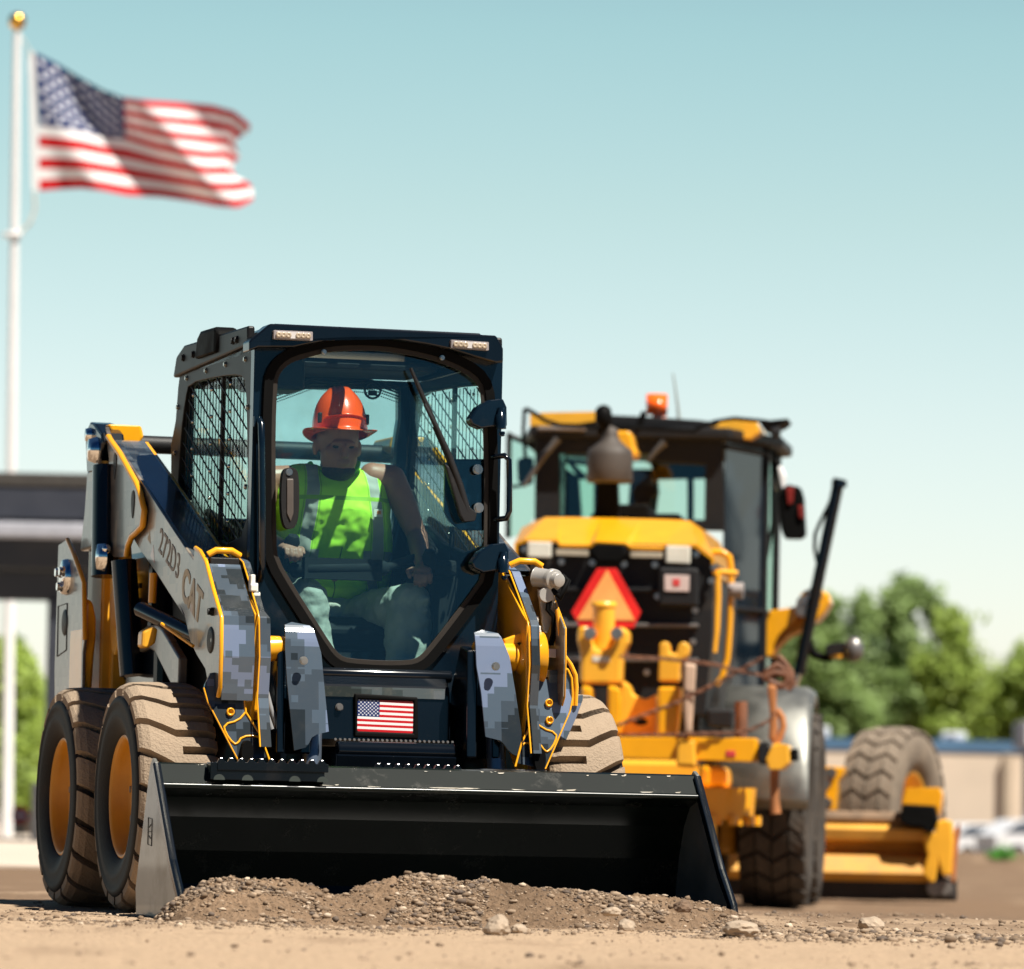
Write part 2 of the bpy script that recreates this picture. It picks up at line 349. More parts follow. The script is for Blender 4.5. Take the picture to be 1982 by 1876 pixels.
# ------------------------------------------------------------------ the ridge of loose dirt pushed by the bucket
RIDGE = L.V(0, -1.62, (300, 1786), (335, 1748), (372, 1722), (430, 1699), (475, 1700), (520, 1706), (590, 1713), (640, 1736), (668, 1738), (690, 1722), (740, 1707),
            (800, 1700), (830, 1703), (900, 1705), (960, 1716), (1040, 1716), (1130, 1729), (1200, 1736), (1260, 1735), (1330, 1746), (1400, 1757), (1436, 1772), (1468, 1792))
U0, U1 = RIDGE[0][0], RIDGE[-1][0]
def ridge(u, v):
    h = interp(u, RIDGE)
    if u <= U0 or u >= U1: h = 0
    h = max(0, h)
    vc = -1.62 + .05*noise.noise(Vector((u*2, 0, 9)))
    wf = .34+.1*noise.noise(Vector((u*1.7, 5, 0))); wb = .30
    t = (vc-v)/wf if v < vc else (v-vc)/wb
    if t >= 1.2: return -.03
    c = (1-sstep(0, 1.15, t)) if t > 0 else 1
    n = .016*noise.noise(Vector((u*7, v*7, 1)))+.011*noise.noise(Vector((u*20, v*20, 2)))+.007*noise.noise(Vector((u*52, v*52, 3)))+.003*noise.noise(Vector((u*120, v*120, 3)))
    edge = min(1, max(0, min(u-U0, U1-u)/.05))
    return h*c*edge + n*(.35+min(1, h*8))*min(1, c*3) - .02*(1-c)
V = []; nu, nv = 620, 200
for j in range(nv+1):
    for i in range(nu+1):
        u = lerp(U0-.06, U1+.06, i/nu); v = lerp(-2.1, -1.22, j/nv); V.append((u, v, ridge(u, v)))
F = [(j*(nu+1)+i, j*(nu+1)+i+1, (j+1)*(nu+1)+i+1, (j+1)*(nu+1)+i) for j in range(nv) for i in range(nu)]
me = bpy.data.meshes.new('dirt_pile'); me.from_pydata(V, [], F); me.polygons.foreach_set('use_smooth', [True]*len(F))
me.materials.append(soil('pile_soil', (.24, .16, .10), (.12, .078, .048), .4, .62, False))
pile = bpy.data.objects.new('dirt_pile', me); COL.objects.link(pile); pile.location = L.o; pile.rotation_euler = (0, 0, L.yaw)
tag(pile, 'ridge of loose brown dirt pushed up in front of the black bucket', 'dirt pile')

# loose gravel, far too many to count
def ico(sub):
    bm = bmesh.new(); bmesh.ops.create_icosphere(bm, subdivisions=sub, radius=1); vs = np.array([v.co[:] for v in bm.verts]); fs = np.array([[v.index for v in f.verts] for f in bm.faces]); bm.free(); return vs, fs
rng = np.random.default_rng(3)
IV, IF = ico(1)
protos = []
for k in range(9):
    p = IV.copy(); off = rng.uniform(0, 50, 3)
    for i in range(len(p)):
        q = Vector(p[i]*.9+off); p[i] *= 1+.5*noise.noise(q)+.35*noise.noise(q*2.3)
    for _ in range(4):                       # a few broken faces
        d = rng.normal(size=3); d /= np.linalg.norm(d); h = rng.uniform(.55, .8); s = p@d; m_ = s > h; p[m_] -= np.outer(s[m_]-h, d)
    protos.append(p)
pts = []
def addp(x, y, z, r): pts.append((x, y, z, r))
while len(pts) < 34000:
    u = random.uniform(U0-.05, U1+.05); v = random.uniform(-2.06, -1.4); h = ridge(u, v)
    if h < .004: continue
    if noise.noise(Vector((u*3.1, v*4, 7))) < -.02 and random.random() < .9: continue
    r = min(.015, .0019*math.exp(random.expovariate(2.25))) if random.random() > .0025 else random.uniform(.012, .02)
    p = L.o+L.u*u+L.v*v; addp(p.x, p.y, h+r*.15, r)
n1 = len(pts)
while len(pts) < n1+15000:                  # scattered on the flat, thicker in a band beside the ridge
    Y = random.gauss(18.35, .55) if random.random() < .7 else random.uniform(13, 26); X = random.uniform(-1.9, 2.1)
    if Y < 12.3 or noise.noise(Vector((X*1.4, Y*1.2, 3))) < -.05 and random.random() < .75: continue
    if Y < 17.4 and random.random() < .55: continue
    r = min(.014, .0022*math.exp(random.expovariate(2.)))*(1.35 if X > .9 else .9); addp(X, Y, gz(X, Y)+rough(X, Y)+r*.2, r)
MAIN = None
vv = []; ff = []; mi = []; o_ = 0
for (x, y, z, r) in pts:
    p = protos[random.randrange(9)]
    R = np.array(Matrix.Rotation(random.uniform(0, 6.28), 3, Vector((random.gauss(0, 1), random.gauss(0, 1), random.gauss(0, 1)+.01)).normalized()))
    s = np.array([random.uniform(.8, 1.35), random.uniform(.8, 1.2), random.uniform(.5, .85)])*r
    vv.append((p@R.T)*s+np.array([x, y, z])); ff.append(IF+o_); o_ += len(p); mi += [random.choices((0, 1, 2, 3), (5, 5, .45, 1.9))[0]]*len(IF)
vv = np.concatenate(vv); ff = np.concatenate(ff)
me = bpy.data.meshes.new('gravel'); me.vertices.add(len(vv)); me.vertices.foreach_set('co', vv.ravel()); me.loops.add(ff.size); me.loops.foreach_set('vertex_index', ff.ravel())
me.polygons.add(len(ff)); me.polygons.foreach_set('loop_start', np.arange(0, ff.size, 3)); me.polygons.foreach_set('loop_total', np.full(len(ff), 3))
ROCKM = [mat('pebble_tan', (.29, .21, .142), .9, var=.25, vscale=30), mat('pebble_brown', (.17, .115, .072), .9, var=.25, vscale=30), mat('pebble_pale', (.48, .38, .28), .85, var=.15, vscale=30), mat('pebble_dark', (.11, .08, .06), .9, var=.2, vscale=30)]
for m in ROCKM: me.materials.append(m)
me.polygons.foreach_set('material_index', mi); me.update(); me.validate()
gr = bpy.data.objects.new('gravel', me); COL.objects.link(gr); tag(gr, 'loose pebbles and clods strewn over the dirt', kind='stuff')

# single rocks one can point at
def rock(px, py, wpx, flat, m, label, Y=None, lift=0):
    d = ray(0, px, py)
    if Y is None: Y = d.y*(-HC/d.z)
    base = at(px, py, Y); r = wpx/FPX*Y/2
    vs, fs = ico(3); off = Vector((px*.1, py*.1, 0)); out_ = []
    for p in vs:
        q = Vector(p); q *= 1+.4*noise.noise(q*.9+off)+.22*noise.noise(q*2.4+off)+.03*noise.noise(q*7+off); out_.append((q.x*r, q.y*r, max(q.z, -.75)*r*flat))
    b = MB(); b.add(out_, [tuple(int(i) for i in f) for f in fs], False); o = b.build('rock', m); o.location = (base.x, base.y, base.z+r*flat*.62+lift)
    return tag(o, label, 'rock', 'rocks lying in the dirt')
ROCKL = mat('rock_pale', (.33, .255, .185), .85, var=.2, vscale=14, bump=.5, bscale=40); ROCKD = mat('rock_brown', (.14, .09, .058), .9, var=.25, vscale=14, bump=.5, bscale=40)
rock(962, 1811, 50, .85, ROCKL, 'round pale rock standing alone on the smooth dirt in the foreground')
rock(1003, 1806, 34, .7, ROCKL, 'small pale rock touching the round foreground rock')
rock(1212, 1806, 36, .95, ROCKL, 'small pointed rock at the foot of the dirt ridge')
rock(1432, 1812, 78, .45, ROCKL, 'broad flat pale rock at the right end of the dirt ridge')
rock(1686, 1803, 48, .72, ROCKL, 'brown round rock on the open dirt to the right of the bucket')
rock(1862, 1822, 34, .5, ROCKL, 'small flat rock in the dirt near the right edge')
rock(1182, 1772, 40, .5, ROCKL, 'smooth cream coloured stone set in the middle of the dirt ridge', 18.62)
rock(1322, 1764, 34, .85, ROCKD, 'dark brown clod on the ridge beside the bucket side plate', 18.75)
rock(1388, 1764, 18, .6, ROCKL, 'little oval stone near the right end of the ridge crest', 18.7)
rock(812, 1712, 44, .28, ROCKL, 'flat pale stone on the crest of the dirt ridge', 18.9)

# ------------------------------------------------------------------ far things: shelter, flagpole, flag, building, vehicles, trees
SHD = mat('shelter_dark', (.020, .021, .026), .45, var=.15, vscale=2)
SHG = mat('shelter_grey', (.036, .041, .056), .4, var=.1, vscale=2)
GUT = mat('gutter_grey', (.36, .37, .42), .45, var=.08)
YC = 76.
def X_(px, Y=YC): return at(px, 1500, Y).x
def Z_(py, Y=YC, px=60): return at(px, py, Y).z
sh = empty('shelter', (X_(60), YC, 0), 0, 'dark open shelter with a deep flat roof behind the left loader wheels', 'shelter')
def rel(b, root): b.v = [tuple(Vector(p)-root.location) for p in b.v]; return b
x0, x1 = X_(-420), X_(330)
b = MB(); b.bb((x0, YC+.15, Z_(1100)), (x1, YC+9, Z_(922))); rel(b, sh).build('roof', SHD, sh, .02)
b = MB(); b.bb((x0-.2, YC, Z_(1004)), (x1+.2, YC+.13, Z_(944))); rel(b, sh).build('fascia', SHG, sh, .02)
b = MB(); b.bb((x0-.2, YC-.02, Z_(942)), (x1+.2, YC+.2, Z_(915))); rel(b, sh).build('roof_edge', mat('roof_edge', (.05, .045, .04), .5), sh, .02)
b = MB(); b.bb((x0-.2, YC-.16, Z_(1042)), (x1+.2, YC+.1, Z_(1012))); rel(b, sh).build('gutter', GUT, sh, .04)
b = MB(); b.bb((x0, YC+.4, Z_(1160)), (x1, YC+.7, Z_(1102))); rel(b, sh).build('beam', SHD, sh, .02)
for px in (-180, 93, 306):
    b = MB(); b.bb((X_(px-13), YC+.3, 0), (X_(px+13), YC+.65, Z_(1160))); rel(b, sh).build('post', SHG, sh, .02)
    b = MB(); b.bb((X_(px-33), YC+.1, 0), (X_(px+30), YC+.85, Z_(1515))); rel(b, sh).build('post_base', mat('post_base', (.07, .07, .075), .7), sh, .02)
# flagpole and flag
YF = 95.
pb = at(12, 1640, YF); pt = at(33, 62, YF)
fp = empty('flagpole', (pb.x, YF, 0), 0, 'tall white flagpole with a gold ball on top behind the shelter', 'flagpole')
WHITE = mat('white_paint', (.78, .78, .78), .4, var=.06, vscale=1)
b = MB(); b.tube([(0, 0, 0), (pt.x-pb.x, 0, pt.z)], [.105, .066], 20); b.build('pole', WHITE, fp)
GOLD = mat('gold', (.75, .42, .08), .25, metal=1)
b = MB(); b.ell((pt.x-pb.x, 0, pt.z+.19), (.155, .155, .155), 24, 16); b.cyl((pt.x-pb.x, 0, pt.z-.02), (pt.x-pb.x, 0, pt.z+.08), .04); b.build('ball_finial', GOLD, fp)
ROPE = mat('rope', (.6, .58, .52), .8)
q = [at(x, y, YF) for x, y in ((40, 70), (58, 98), (60, 110))]+[at(x, y, YF) for x, y in ((66, 372), (68, 405), (58, 432), (38, 452), (22, 458))]
b = MB(); b.tube([p-Vector((pb.x, YF, 0)) for p in q[:3]], .014, 6); b.tube([p-Vector((pb.x, YF, 0)) for p in q[3:]], .03, 6); b.build('halyard', ROPE, fp)
b = MB(); c = at(24, 455, YF); b.lathe([(-.05, .12), (-.03, .17), (.03, .17), (.05, .12)], c-Vector((pb.x, YF, 0)), (0, 0, 1), 20); b.build('halyard_ring', WHITE, fp)
def flag_material(name, rough, spec, weave):
    m = bpy.data.materials.new(name); t, b = nodes(m); N = t.nodes; K = t.links
    uv = N.new('ShaderNodeUVMap'); uv.uv_map = 'UVMap'; sx = N.new('ShaderNodeSeparateXYZ'); K.new(uv.outputs[0], sx.inputs[0])
    def M(op, a, b_=None, c=None):
        n = N.new('ShaderNodeMath'); n.operation = op
        for i, k in enumerate((a, b_, c)):
            if k is None: continue
            if isinstance(k, (int, float)): n.inputs[i].default_value = k
            else: K.new(k, n.inputs[i])
        return n.outputs[0]
    X, Y = sx.outputs[0], sx.outputs[1]
    stripe = M('LESS_THAN', M('MODULO', M('FLOOR', M('MULTIPLY', Y, 12.9999)), 2), .5)
    cx, cy = M('DIVIDE', X, .4), M('DIVIDE', M('SUBTRACT', Y, 6/13), 7/13)
    can = M('MULTIPLY', M('LESS_THAN', X, .4), M('GREATER_THAN', cy, 0))
    def lat(nx_, ny_, ox, oy):
        px = M('SUBTRACT', M('MULTIPLY', cx, 6), ox); py = M('SUBTRACT', M('MULTIPLY', cy, 5), oy)
        ins = M('MULTIPLY', M('MULTIPLY', M('GREATER_THAN', px, 0), M('LESS_THAN', px, nx_)), M('MULTIPLY', M('GREATER_THAN', py, 0), M('LESS_THAN', py, ny_)))
        fx = M('MULTIPLY', M('SUBTRACT', M('FRACT', px), .5), 1.0); fy = M('MULTIPLY', M('SUBTRACT', M('FRACT', py), .5), .97)
        r = M('SQRT', M('ADD', M('MULTIPLY', fx, fx), M('MULTIPLY', fy, fy)))
        an = M('ARCTAN2', fx, fy); st = M('ADD', .185, M('MULTIPLY', M('COSINE', M('MULTIPLY', an, 5)), .075))
        return M('MULTIPLY', ins, M('LESS_THAN', r, st))
    star = M('MAXIMUM', lat(6, 5, 0, 0), lat(5, 4, .5, .5))
    def mix(f, a, c):
        n = N.new('ShaderNodeMix'); n.data_type = 'RGBA'; K.new(f, n.inputs[0])
        for i, k in ((6, a), (7, c)):
            if isinstance(k, tuple): n.inputs[i].default_value = (*k, 1)
            else: K.new(k, n.inputs[i])
        return n.outputs[2]
    col = mix(can, mix(stripe, (.82, .80, .80), (.55, .004, .009)), mix(star, (.008, .022, .115), (.78, .8, .85)))
    K.new(col, b.inputs['Base Color']); b.inputs['Roughness'].default_value = rough; b.inputs['Specular IOR Level'].default_value = spec
    if weave:
        o = N['Material Output']; tl = N.new('ShaderNodeBsdfTranslucent'); K.new(col, tl.inputs[0]); ms = N.new('ShaderNodeMixShader'); ms.inputs[0].default_value = .17
        K.new(b.outputs[0], ms.inputs[1]); K.new(tl.outputs[0], ms.inputs[2]); K.new(ms.outputs[0], o.inputs[0])
    return m
def grid(name, P, uvf, m, parent=None):
    n = len(P[0]); V = [p for row in P for p in row]; F = [(j*n+i, j*n+i+1, (j+1)*n+i+1, (j+1)*n+i) for j in range(len(P)-1) for i in range(n-1)]
    me = bpy.data.meshes.new(name); me.from_pydata([tuple(v) for v in V], [], F); me.polygons.foreach_set('use_smooth', [True]*len(F))
    uv = me.uv_layers.new(name='UVMap'); J = len(P)-1; I = n-1
    for l in me.loops: j, i = divmod(l.vertex_index, n); uv.data[l.index].uv = uvf(i/I, j/J)
    me.materials.append(m); o = bpy.data.objects.new(name, me); COL.objects.link(o)
    if parent: o.parent = parent
    return o
cols = [(0, [(232, 352), (258, 840), (262, 1278)]), (.1, [(370, 420), (400, 858), (400, 1268)]), (.2, [(520, 510), (540, 880), (545, 1262)]), (.3, [(680, 600), (690, 920), (700, 1278)]), (.4, [(830, 655), (840, 935), (850, 1310)]),
        (.55, [(1020, 678), (1040, 1000), (1080, 1322)]), (.7, [(1230, 690), (1220, 1040), (1300, 1352)]), (.82, [(1420, 705), (1380, 1065), (1450, 1382)]), (.92, [(1565, 745), (1510, 1060), (1600, 1392)]), (1, [(1655, 830), (1560, 1100), (1712, 1345)])]
P = []
for j in range(41):
    t = j/40; row = []
    for i in range(81):
        s = i/80; k = 0
        while k < len(cols)-2 and cols[k+1][0] < s: k += 1
        a, c = cols[k], cols[k+1]; f = (s-a[0])/(c[0]-a[0])
        pt_ = [(lerp(a[1][q][0], c[1][q][0], f), lerp(a[1][q][1], c[1][q][1], f)) for q in range(3)]
        if t < .54: g = t/.54; X = lerp(pt_[0][0], pt_[1][0], g); Y = lerp(pt_[0][1], pt_[1][1], g)
        else: g = (t-.54)/.46; X = lerp(pt_[1][0], pt_[2][0], g); Y = lerp(pt_[1][1], pt_[2][1], g)
        if s > .9: X += 28*sin(t*16+.6)*(s-.9)/.1; Y += 10*sin(t*22)*(s-.9)/.1
        dep = YF+(.20*sin(2*pi*(s*1.55-t*.78)+.5)+.07*sin(2*pi*(s*3.3-t*1.1)))*min(1, s*4)+.12*sin(5*s)
        row.append(at(X, Y, dep, 10))
    P.append(row)
P.reverse()
fl = grid('flag', P, lambda i, j: (i, j), flag_material('flag_cloth', .75, .2, True)); tag(fl, 'United States flag streaming to the right from the white pole', 'flag')
hd = MB()
A = [at(188, 345, YF, 10), at(232, 352, YF, 10), at(264, 1280, YF, 10), at(214, 1275, YF, 10)]
hd.add(A+[p+Vector((0, .02, 0)) for p in A], [(0, 1, 2, 3), (7, 6, 5, 4), (0, 4, 5, 1), (1, 5, 6, 2), (2, 6, 7, 3), (3, 7, 4, 0)]); hd.build('header_band', WHITE, fl)

# long pale building and vehicles far right
YB = 225.
bd = empty('building', (at(1900, 1600, YB).x, YB, 0), 0, 'long low beige building with a thin blue roof edge behind the grader blade', 'building')
BEI = mat('beige_wall', (.72, .60, .47), .85, var=.06, vscale=.5)
def XB(px): return at(px, 1550, YB).x
def ZB(py): return at(1900, py, YB).z
b = MB(); b.bb((XB(1380), YB, -.2), (XB(3300), YB+10, ZB(1458))); rel(b, bd).build('wall', BEI, bd)
b = MB(); b.bb((XB(1370), YB-.06, ZB(1456)), (XB(3310), YB+10.4, ZB(1434))); rel(b, bd).build('roof', mat('blue_roof', (.10, .20, .33), .4, var=.15, vscale=.4), bd)
b = MB(); b.bb((XB(1940), YB-.3, -.2), (XB(1956), YB-.02, ZB(1460))); rel(b, bd).build('pillar', mat('pillar', (.48, .39, .29), .8), bd)
def boxy(name, a, c, m, label, cat, parts=()):
    ctr = ((a[0]+c[0])/2, (a[1]+c[1])/2, a[2]); e = empty(name, ctr, 0, label, cat)
    b = MB(); b.bb(a, c); rel(b, e).build('housing', m, e, .08)
    for nm, p, q, mm in parts: b = MB(); b.bb(p, q); rel(b, e).build(nm, mm, e, .02)
    return e
WB = mat('white_shiny', (.75, .76, .78), .25, var=.05); GREYB = mat('grey_box', (.16, .15, .18), .5, var=.1)
GLB = mat('dark_window', (.10, .12, .15), .2)
boxy('roof_unit', (XB(1826), YB+1, ZB(1434)), (XB(1872), YB+2, ZB(1417)), WB, 'white air conditioning unit on the beige building roof', 'roof unit', [('grille', (XB(1834), YB+.96, ZB(1431)), (XB(1850), YB+1.05, ZB(1421)), GREYB)])
boxy('roof_unit', (XB(1576), YB+1, ZB(1434)), (XB(1606), YB+2, ZB(1412)), WB, 'small white roof unit just right of the grader fender', 'roof unit')
bx = boxy('truck_body', (XB(1946), YB-6, ZB(1452)), (XB(2060), YB-3, ZB(1400)), GREYB, 'grey slatted truck body at the far right edge above the wall', 'truck body', [('slat', (XB(1958), YB-6.05, ZB(1446)), (XB(1966), YB-5.9, ZB(1405)), WB), ('slat', (XB(1974), YB-6.05, ZB(1446)), (XB(1982), YB-5.9, ZB(1405)), WB)])
b = MB(); b.bb((XB(1960), YB-5, -.2), (XB(1972), YB-4.4, ZB(1452))); rel(b, bx).build('support', GREYB, bx)
def car(px, pyb, Y, ln, h, rz, col, label):
    c = at(px, pyb, Y); e = empty('parked_car', (c.x, Y, c.z), rz, label, 'car', 'cars parked in front of the beige building')
    b = MB(); hl = ln/2
    prof = [(-hl, .25), (-hl, .62*h), (-hl*.93, .66*h), (-hl*.62, .98*h), (-hl*.1, h), (hl*.25, .98*h), (hl*.52, .66*h), (hl*.95, .56*h), (hl, .45*h), (hl, .25)]
    b.prism(prof, 'v', -.85, .85); b.build('body', col, e, .07, 3)
    b = MB(); b.prism([(-hl*.88, .67*h), (-hl*.6, .93*h), (-hl*.1, .955*h), (hl*.22, .93*h), (hl*.45, .67*h)], 'v', -.87, .87); b.build('window', GLB, e, .02)
    for sx_ in (-.62, .62):
        for sy in (-.8, .8):
            b = MB(); b.lathe([(-.1, .12), (-.1, .3), (-.06, .33), (.06, .33), (.1, .3), (.1, .12)], (sx_*hl, sy, .33), (0, 1, 0), 20); w_ = b.build('wheel', RUB, e)
            b = MB(); b.lathe([(-.09, 0), (-.105, .19), (-.1, .21), (.1, .21), (.105, .19), (.09, 0)], (sx_*hl, sy, .33), (0, 1, 0), 16); b.build('rim', STEEL, w_)
    b = MB(); b.box((hl-.02, -.6, .5*h), (.1, .3, .12)); b.box((hl-.02, .6, .5*h), (.1, .3, .12)); b.build('headlight', WB, e, .02)
car(1908, 1672, 196., 4.3, 1.45, radians(28), WB, 'white parked car at the right behind the dirt berm, the left one of two')
car(2020, 1672, 190., 4.5, 1.55, radians(20), WB, 'white parked car cut off by the right edge of the photo')
# red round sign behind the shelter
c = at(40, 1578, 84.); sg = empty('road_sign', (c.x, 84, 0), 0, 'red and white round sign on a post under the shelter roof', 'sign')
b = MB(); b.prism([(.15*cos(a_*pi/4+pi/8), c.z+.15*sin(a_*pi/4+pi/8)) for a_ in range(8)], 'v', -.02, 0); b.build('sign_face', mat('sign_red', (.55, .03, .03), .4), sg)
b = MB(); b.bb((-.09, -.028, c.z-.03), (.09, -.021, c.z+.03)); b.build('white_band', WHITE, sg)
b = MB(); b.cyl((0, .03, 0), (0, .03, c.z+.1), .02); b.build('post', STEEL, sg)

# a weed on the berm at the right
c = at(1940, 1690, 84.); wd = empty('weed', (c.x, 84, .05), 0, 'small bright green weed growing on the berm below the parked white cars', 'plant')
V = []; F = []
for _ in range(260):
    q = Vector((random.gauss(0, .16), random.gauss(0, .12), abs(random.gauss(0, .12))))*.55; a = Vector((random.gauss(0, .5), random.gauss(0, .5), 1)).normalized(); c_ = a.orthogonal().normalized(); o = len(V); V += [q-a*.06, q+c_*.02, q+a*.07, q-c_*.02]; F.append((o, o+1, o+2, o+3))
WEEDV = (V, F)
# trees
def leafmat(name, col, tr):
    m = bpy.data.materials.new(name); t, b = nodes(m); N = t.nodes; K = t.links
    tc = N.new('ShaderNodeTexCoord'); n = N.new('ShaderNodeTexNoise'); n.inputs['Scale'].default_value = .9; n.inputs['Detail'].default_value = 3; K.new(tc.outputs['Object'], n.inputs[0])
    r = N.new('ShaderNodeMapRange'); r.inputs[1].default_value = .3; r.inputs[2].default_value = .7; r.inputs[3].default_value = .6; r.inputs[4].default_value = 1.4; K.new(n.outputs[0], r.inputs[0])
    mx = N.new('ShaderNodeMix'); mx.data_type = 'RGBA'; mx.blend_type = 'MULTIPLY'; mx.inputs[0].default_value = 1; mx.inputs[6].default_value = (*col, 1); K.new(r.outputs[0], mx.inputs[7])
    K.new(mx.outputs[2], b.inputs['Base Color']); b.inputs['Roughness'].default_value = .6
    o = N['Material Output']; tl = N.new('ShaderNodeBsdfTranslucent'); tl.inputs[0].default_value = (*tr, 1); ms = N.new('ShaderNodeMixShader'); ms.inputs[0].default_value = .35
    K.new(b.outputs[0], ms.inputs[1]); K.new(tl.outputs[0], ms.inputs[2]); K.new(ms.outputs[0], o.inputs[0]); return m
LEAF = [leafmat('leaf_green', (.22, .32, .10), (.30, .42, .11)), leafmat('leaf_bright', (.28, .38, .07), (.40, .52, .07)), leafmat('leaf_dark', (.12, .19, .07), (.16, .26, .06))]
b = MB(); b.add(*WEEDV); b.build('leaves', leafmat('weed_green', (.10, .30, .05), (.12, .4, .05)), wd)
BARK = mat('bark', (.12, .09, .065), .9, var=.3, bump=.5)
def tree(px, Y, lobes, m, label, n=3200, group='trees beyond the yard'):
    base = at(px, 1650, Y); e = empty('tree', (base.x, Y, -.2), 0, label, 'tree', group)
    LB = []
    for (lx, ly, rx, ry) in lobes:      # pixel centre and radii
        c = at(lx, ly, Y); s = Y/FPX; LB.append((c.x-base.x, random.uniform(-.5, .5), c.z+.2, rx*s, max(rx, ry)*s*.8, ry*s))
    for l in list(LB):               # smaller boughs breaking the outline
        for _ in range(7):
            a_ = random.uniform(0, 2*pi); k_ = random.uniform(.8, 1.05); q_ = random.uniform(.22, .4); LB.append((l[0]+l[3]*k_*cos(a_), l[1]+random.uniform(-.5, .5)*l[4], l[2]+l[5]*k_*sin(a_), l[3]*q_, l[4]*q_, l[5]*q_*1.3))
    top = max(l[2] for l in LB)
    b = MB(); b.tube([(0, 0, 0), (.05, 0, top*.35), (-.05, .05, top*.7), (0, 0, top*.95)], [.24, .17, .1, .03], 10)
    for l in LB[:len(lobes)]:
        b.tube([(0, 0, top*.3), (l[0]*.5, l[1]*.5, lerp(top*.3, l[2], .6)), (l[0], l[1], l[2])], [.1, .06, .02], 6)
    b.build('trunk', BARK, e)
    ar = [l[3]*l[5] for l in LB]; V = []; F = []
    for _ in range(n):
        l = random.choices(LB, ar)[0]
        d = Vector((random.gauss(0, 1), random.gauss(0, 1), random.gauss(0, 1))).normalized(); rr = random.random()**.45
        rr *= 1+.5*noise.noise(d*2.6+Vector((l[0], l[2], 0)))
        p = Vector((l[0]+d.x*l[3]*rr, l[1]+d.y*l[4]*rr, l[2]+d.z*l[5]*rr))
        if noise.noise(p*(1.25*140/max(Y, 140))) < -.13: continue
        for k in range(3):
            q = p+Vector([random.gauss(0, .1*max(1, Y/140)) for _q in range(3)]); a = Vector((random.gauss(0, 1), random.gauss(0, 1), random.gauss(0, 1))).normalized(); c_ = a.orthogonal().normalized(); s = random.uniform(.07, .14)*max(1, Y/140)
            o = len(V); V += [q-a*s, q+c_*s*.6, q+a*s, q-c_*s*.6]; F.append((o, o+1, o+2, o+3))
    b = MB(); b.add(V, F); me = bpy.data.meshes.new('crown'); me.from_pydata([tuple(v) for v in V], [], F); me.materials.append(m); o = bpy.data.objects.new('crown', me); COL.objects.link(o); o.parent = e
    return e
tree(1612, 262, [(1600, 1300, 80, 100), (1640, 1215, 60, 55), (1560, 1260, 45, 80), (1640, 1390, 90, 60)], LEAF[0], 'broad green tree standing right of the grader lift arm', 5200)
tree(1755, 267, [(1760, 1220, 60, 75), (1735, 1180, 34, 48), (1800, 1200, 40, 60), (1760, 1330, 95, 90)], LEAF[0], 'tallest leafy tree above the grader front wheel', 5200)
tree(1858, 260, [(1862, 1225, 38, 52), (1845, 1290, 55, 70), (1825, 1370, 60, 70)], LEAF[1], 'bright green tree just right of the tallest one', 3600)
tree(1700, 277, [(1700, 1280, 70, 90), (1690, 1390, 90, 70)], LEAF[2], 'dark green tree behind the gap between the two big trees', 3000)
tree(1920, 262, [(1925, 1350, 50, 62), (1895, 1400, 45, 45)], LEAF[1], 'low yellow green bush tree left of the right edge', 2600)
tree(1985, 262, [(1985, 1315, 40, 60), (1990, 1390, 45, 50)], LEAF[1], 'yellow green tree cut off by the right edge', 2400)
tree(1540, 277, [(1540, 1330, 60, 100), (1500, 1390, 60, 60)], LEAF[2], 'dark tree hidden behind the grader fender', 1500)
tree(34, 110, [(30, 1320, 30, 60), (38, 1420, 34, 70), (30, 1500, 36, 60)], LEAF[1], 'green tree seen under the shelter roof left of the post', 2600)
tree(68, 118, [(66, 1400, 26, 60), (62, 1480, 30, 70)], LEAF[0], 'green tree seen against the dark shelter post', 1800)
tree(20, 125, [(18, 1290, 26, 42), (4, 1420, 40, 90)], LEAF[2], 'dark tree behind the white flagpole under the shelter', 1800)
# ------------------------------------------------------------------ the skid steer loader (local frame: u = its left = picture right, v = towards its rear, z up)
LD = empty('skid_steer_loader', L.o, L.yaw, 'black yellow and grey camouflage skid steer loader with its wide bucket on the ground', 'loader')
def mir(pts, s): return [(p[0]*s, *p[1:]) for p in pts]
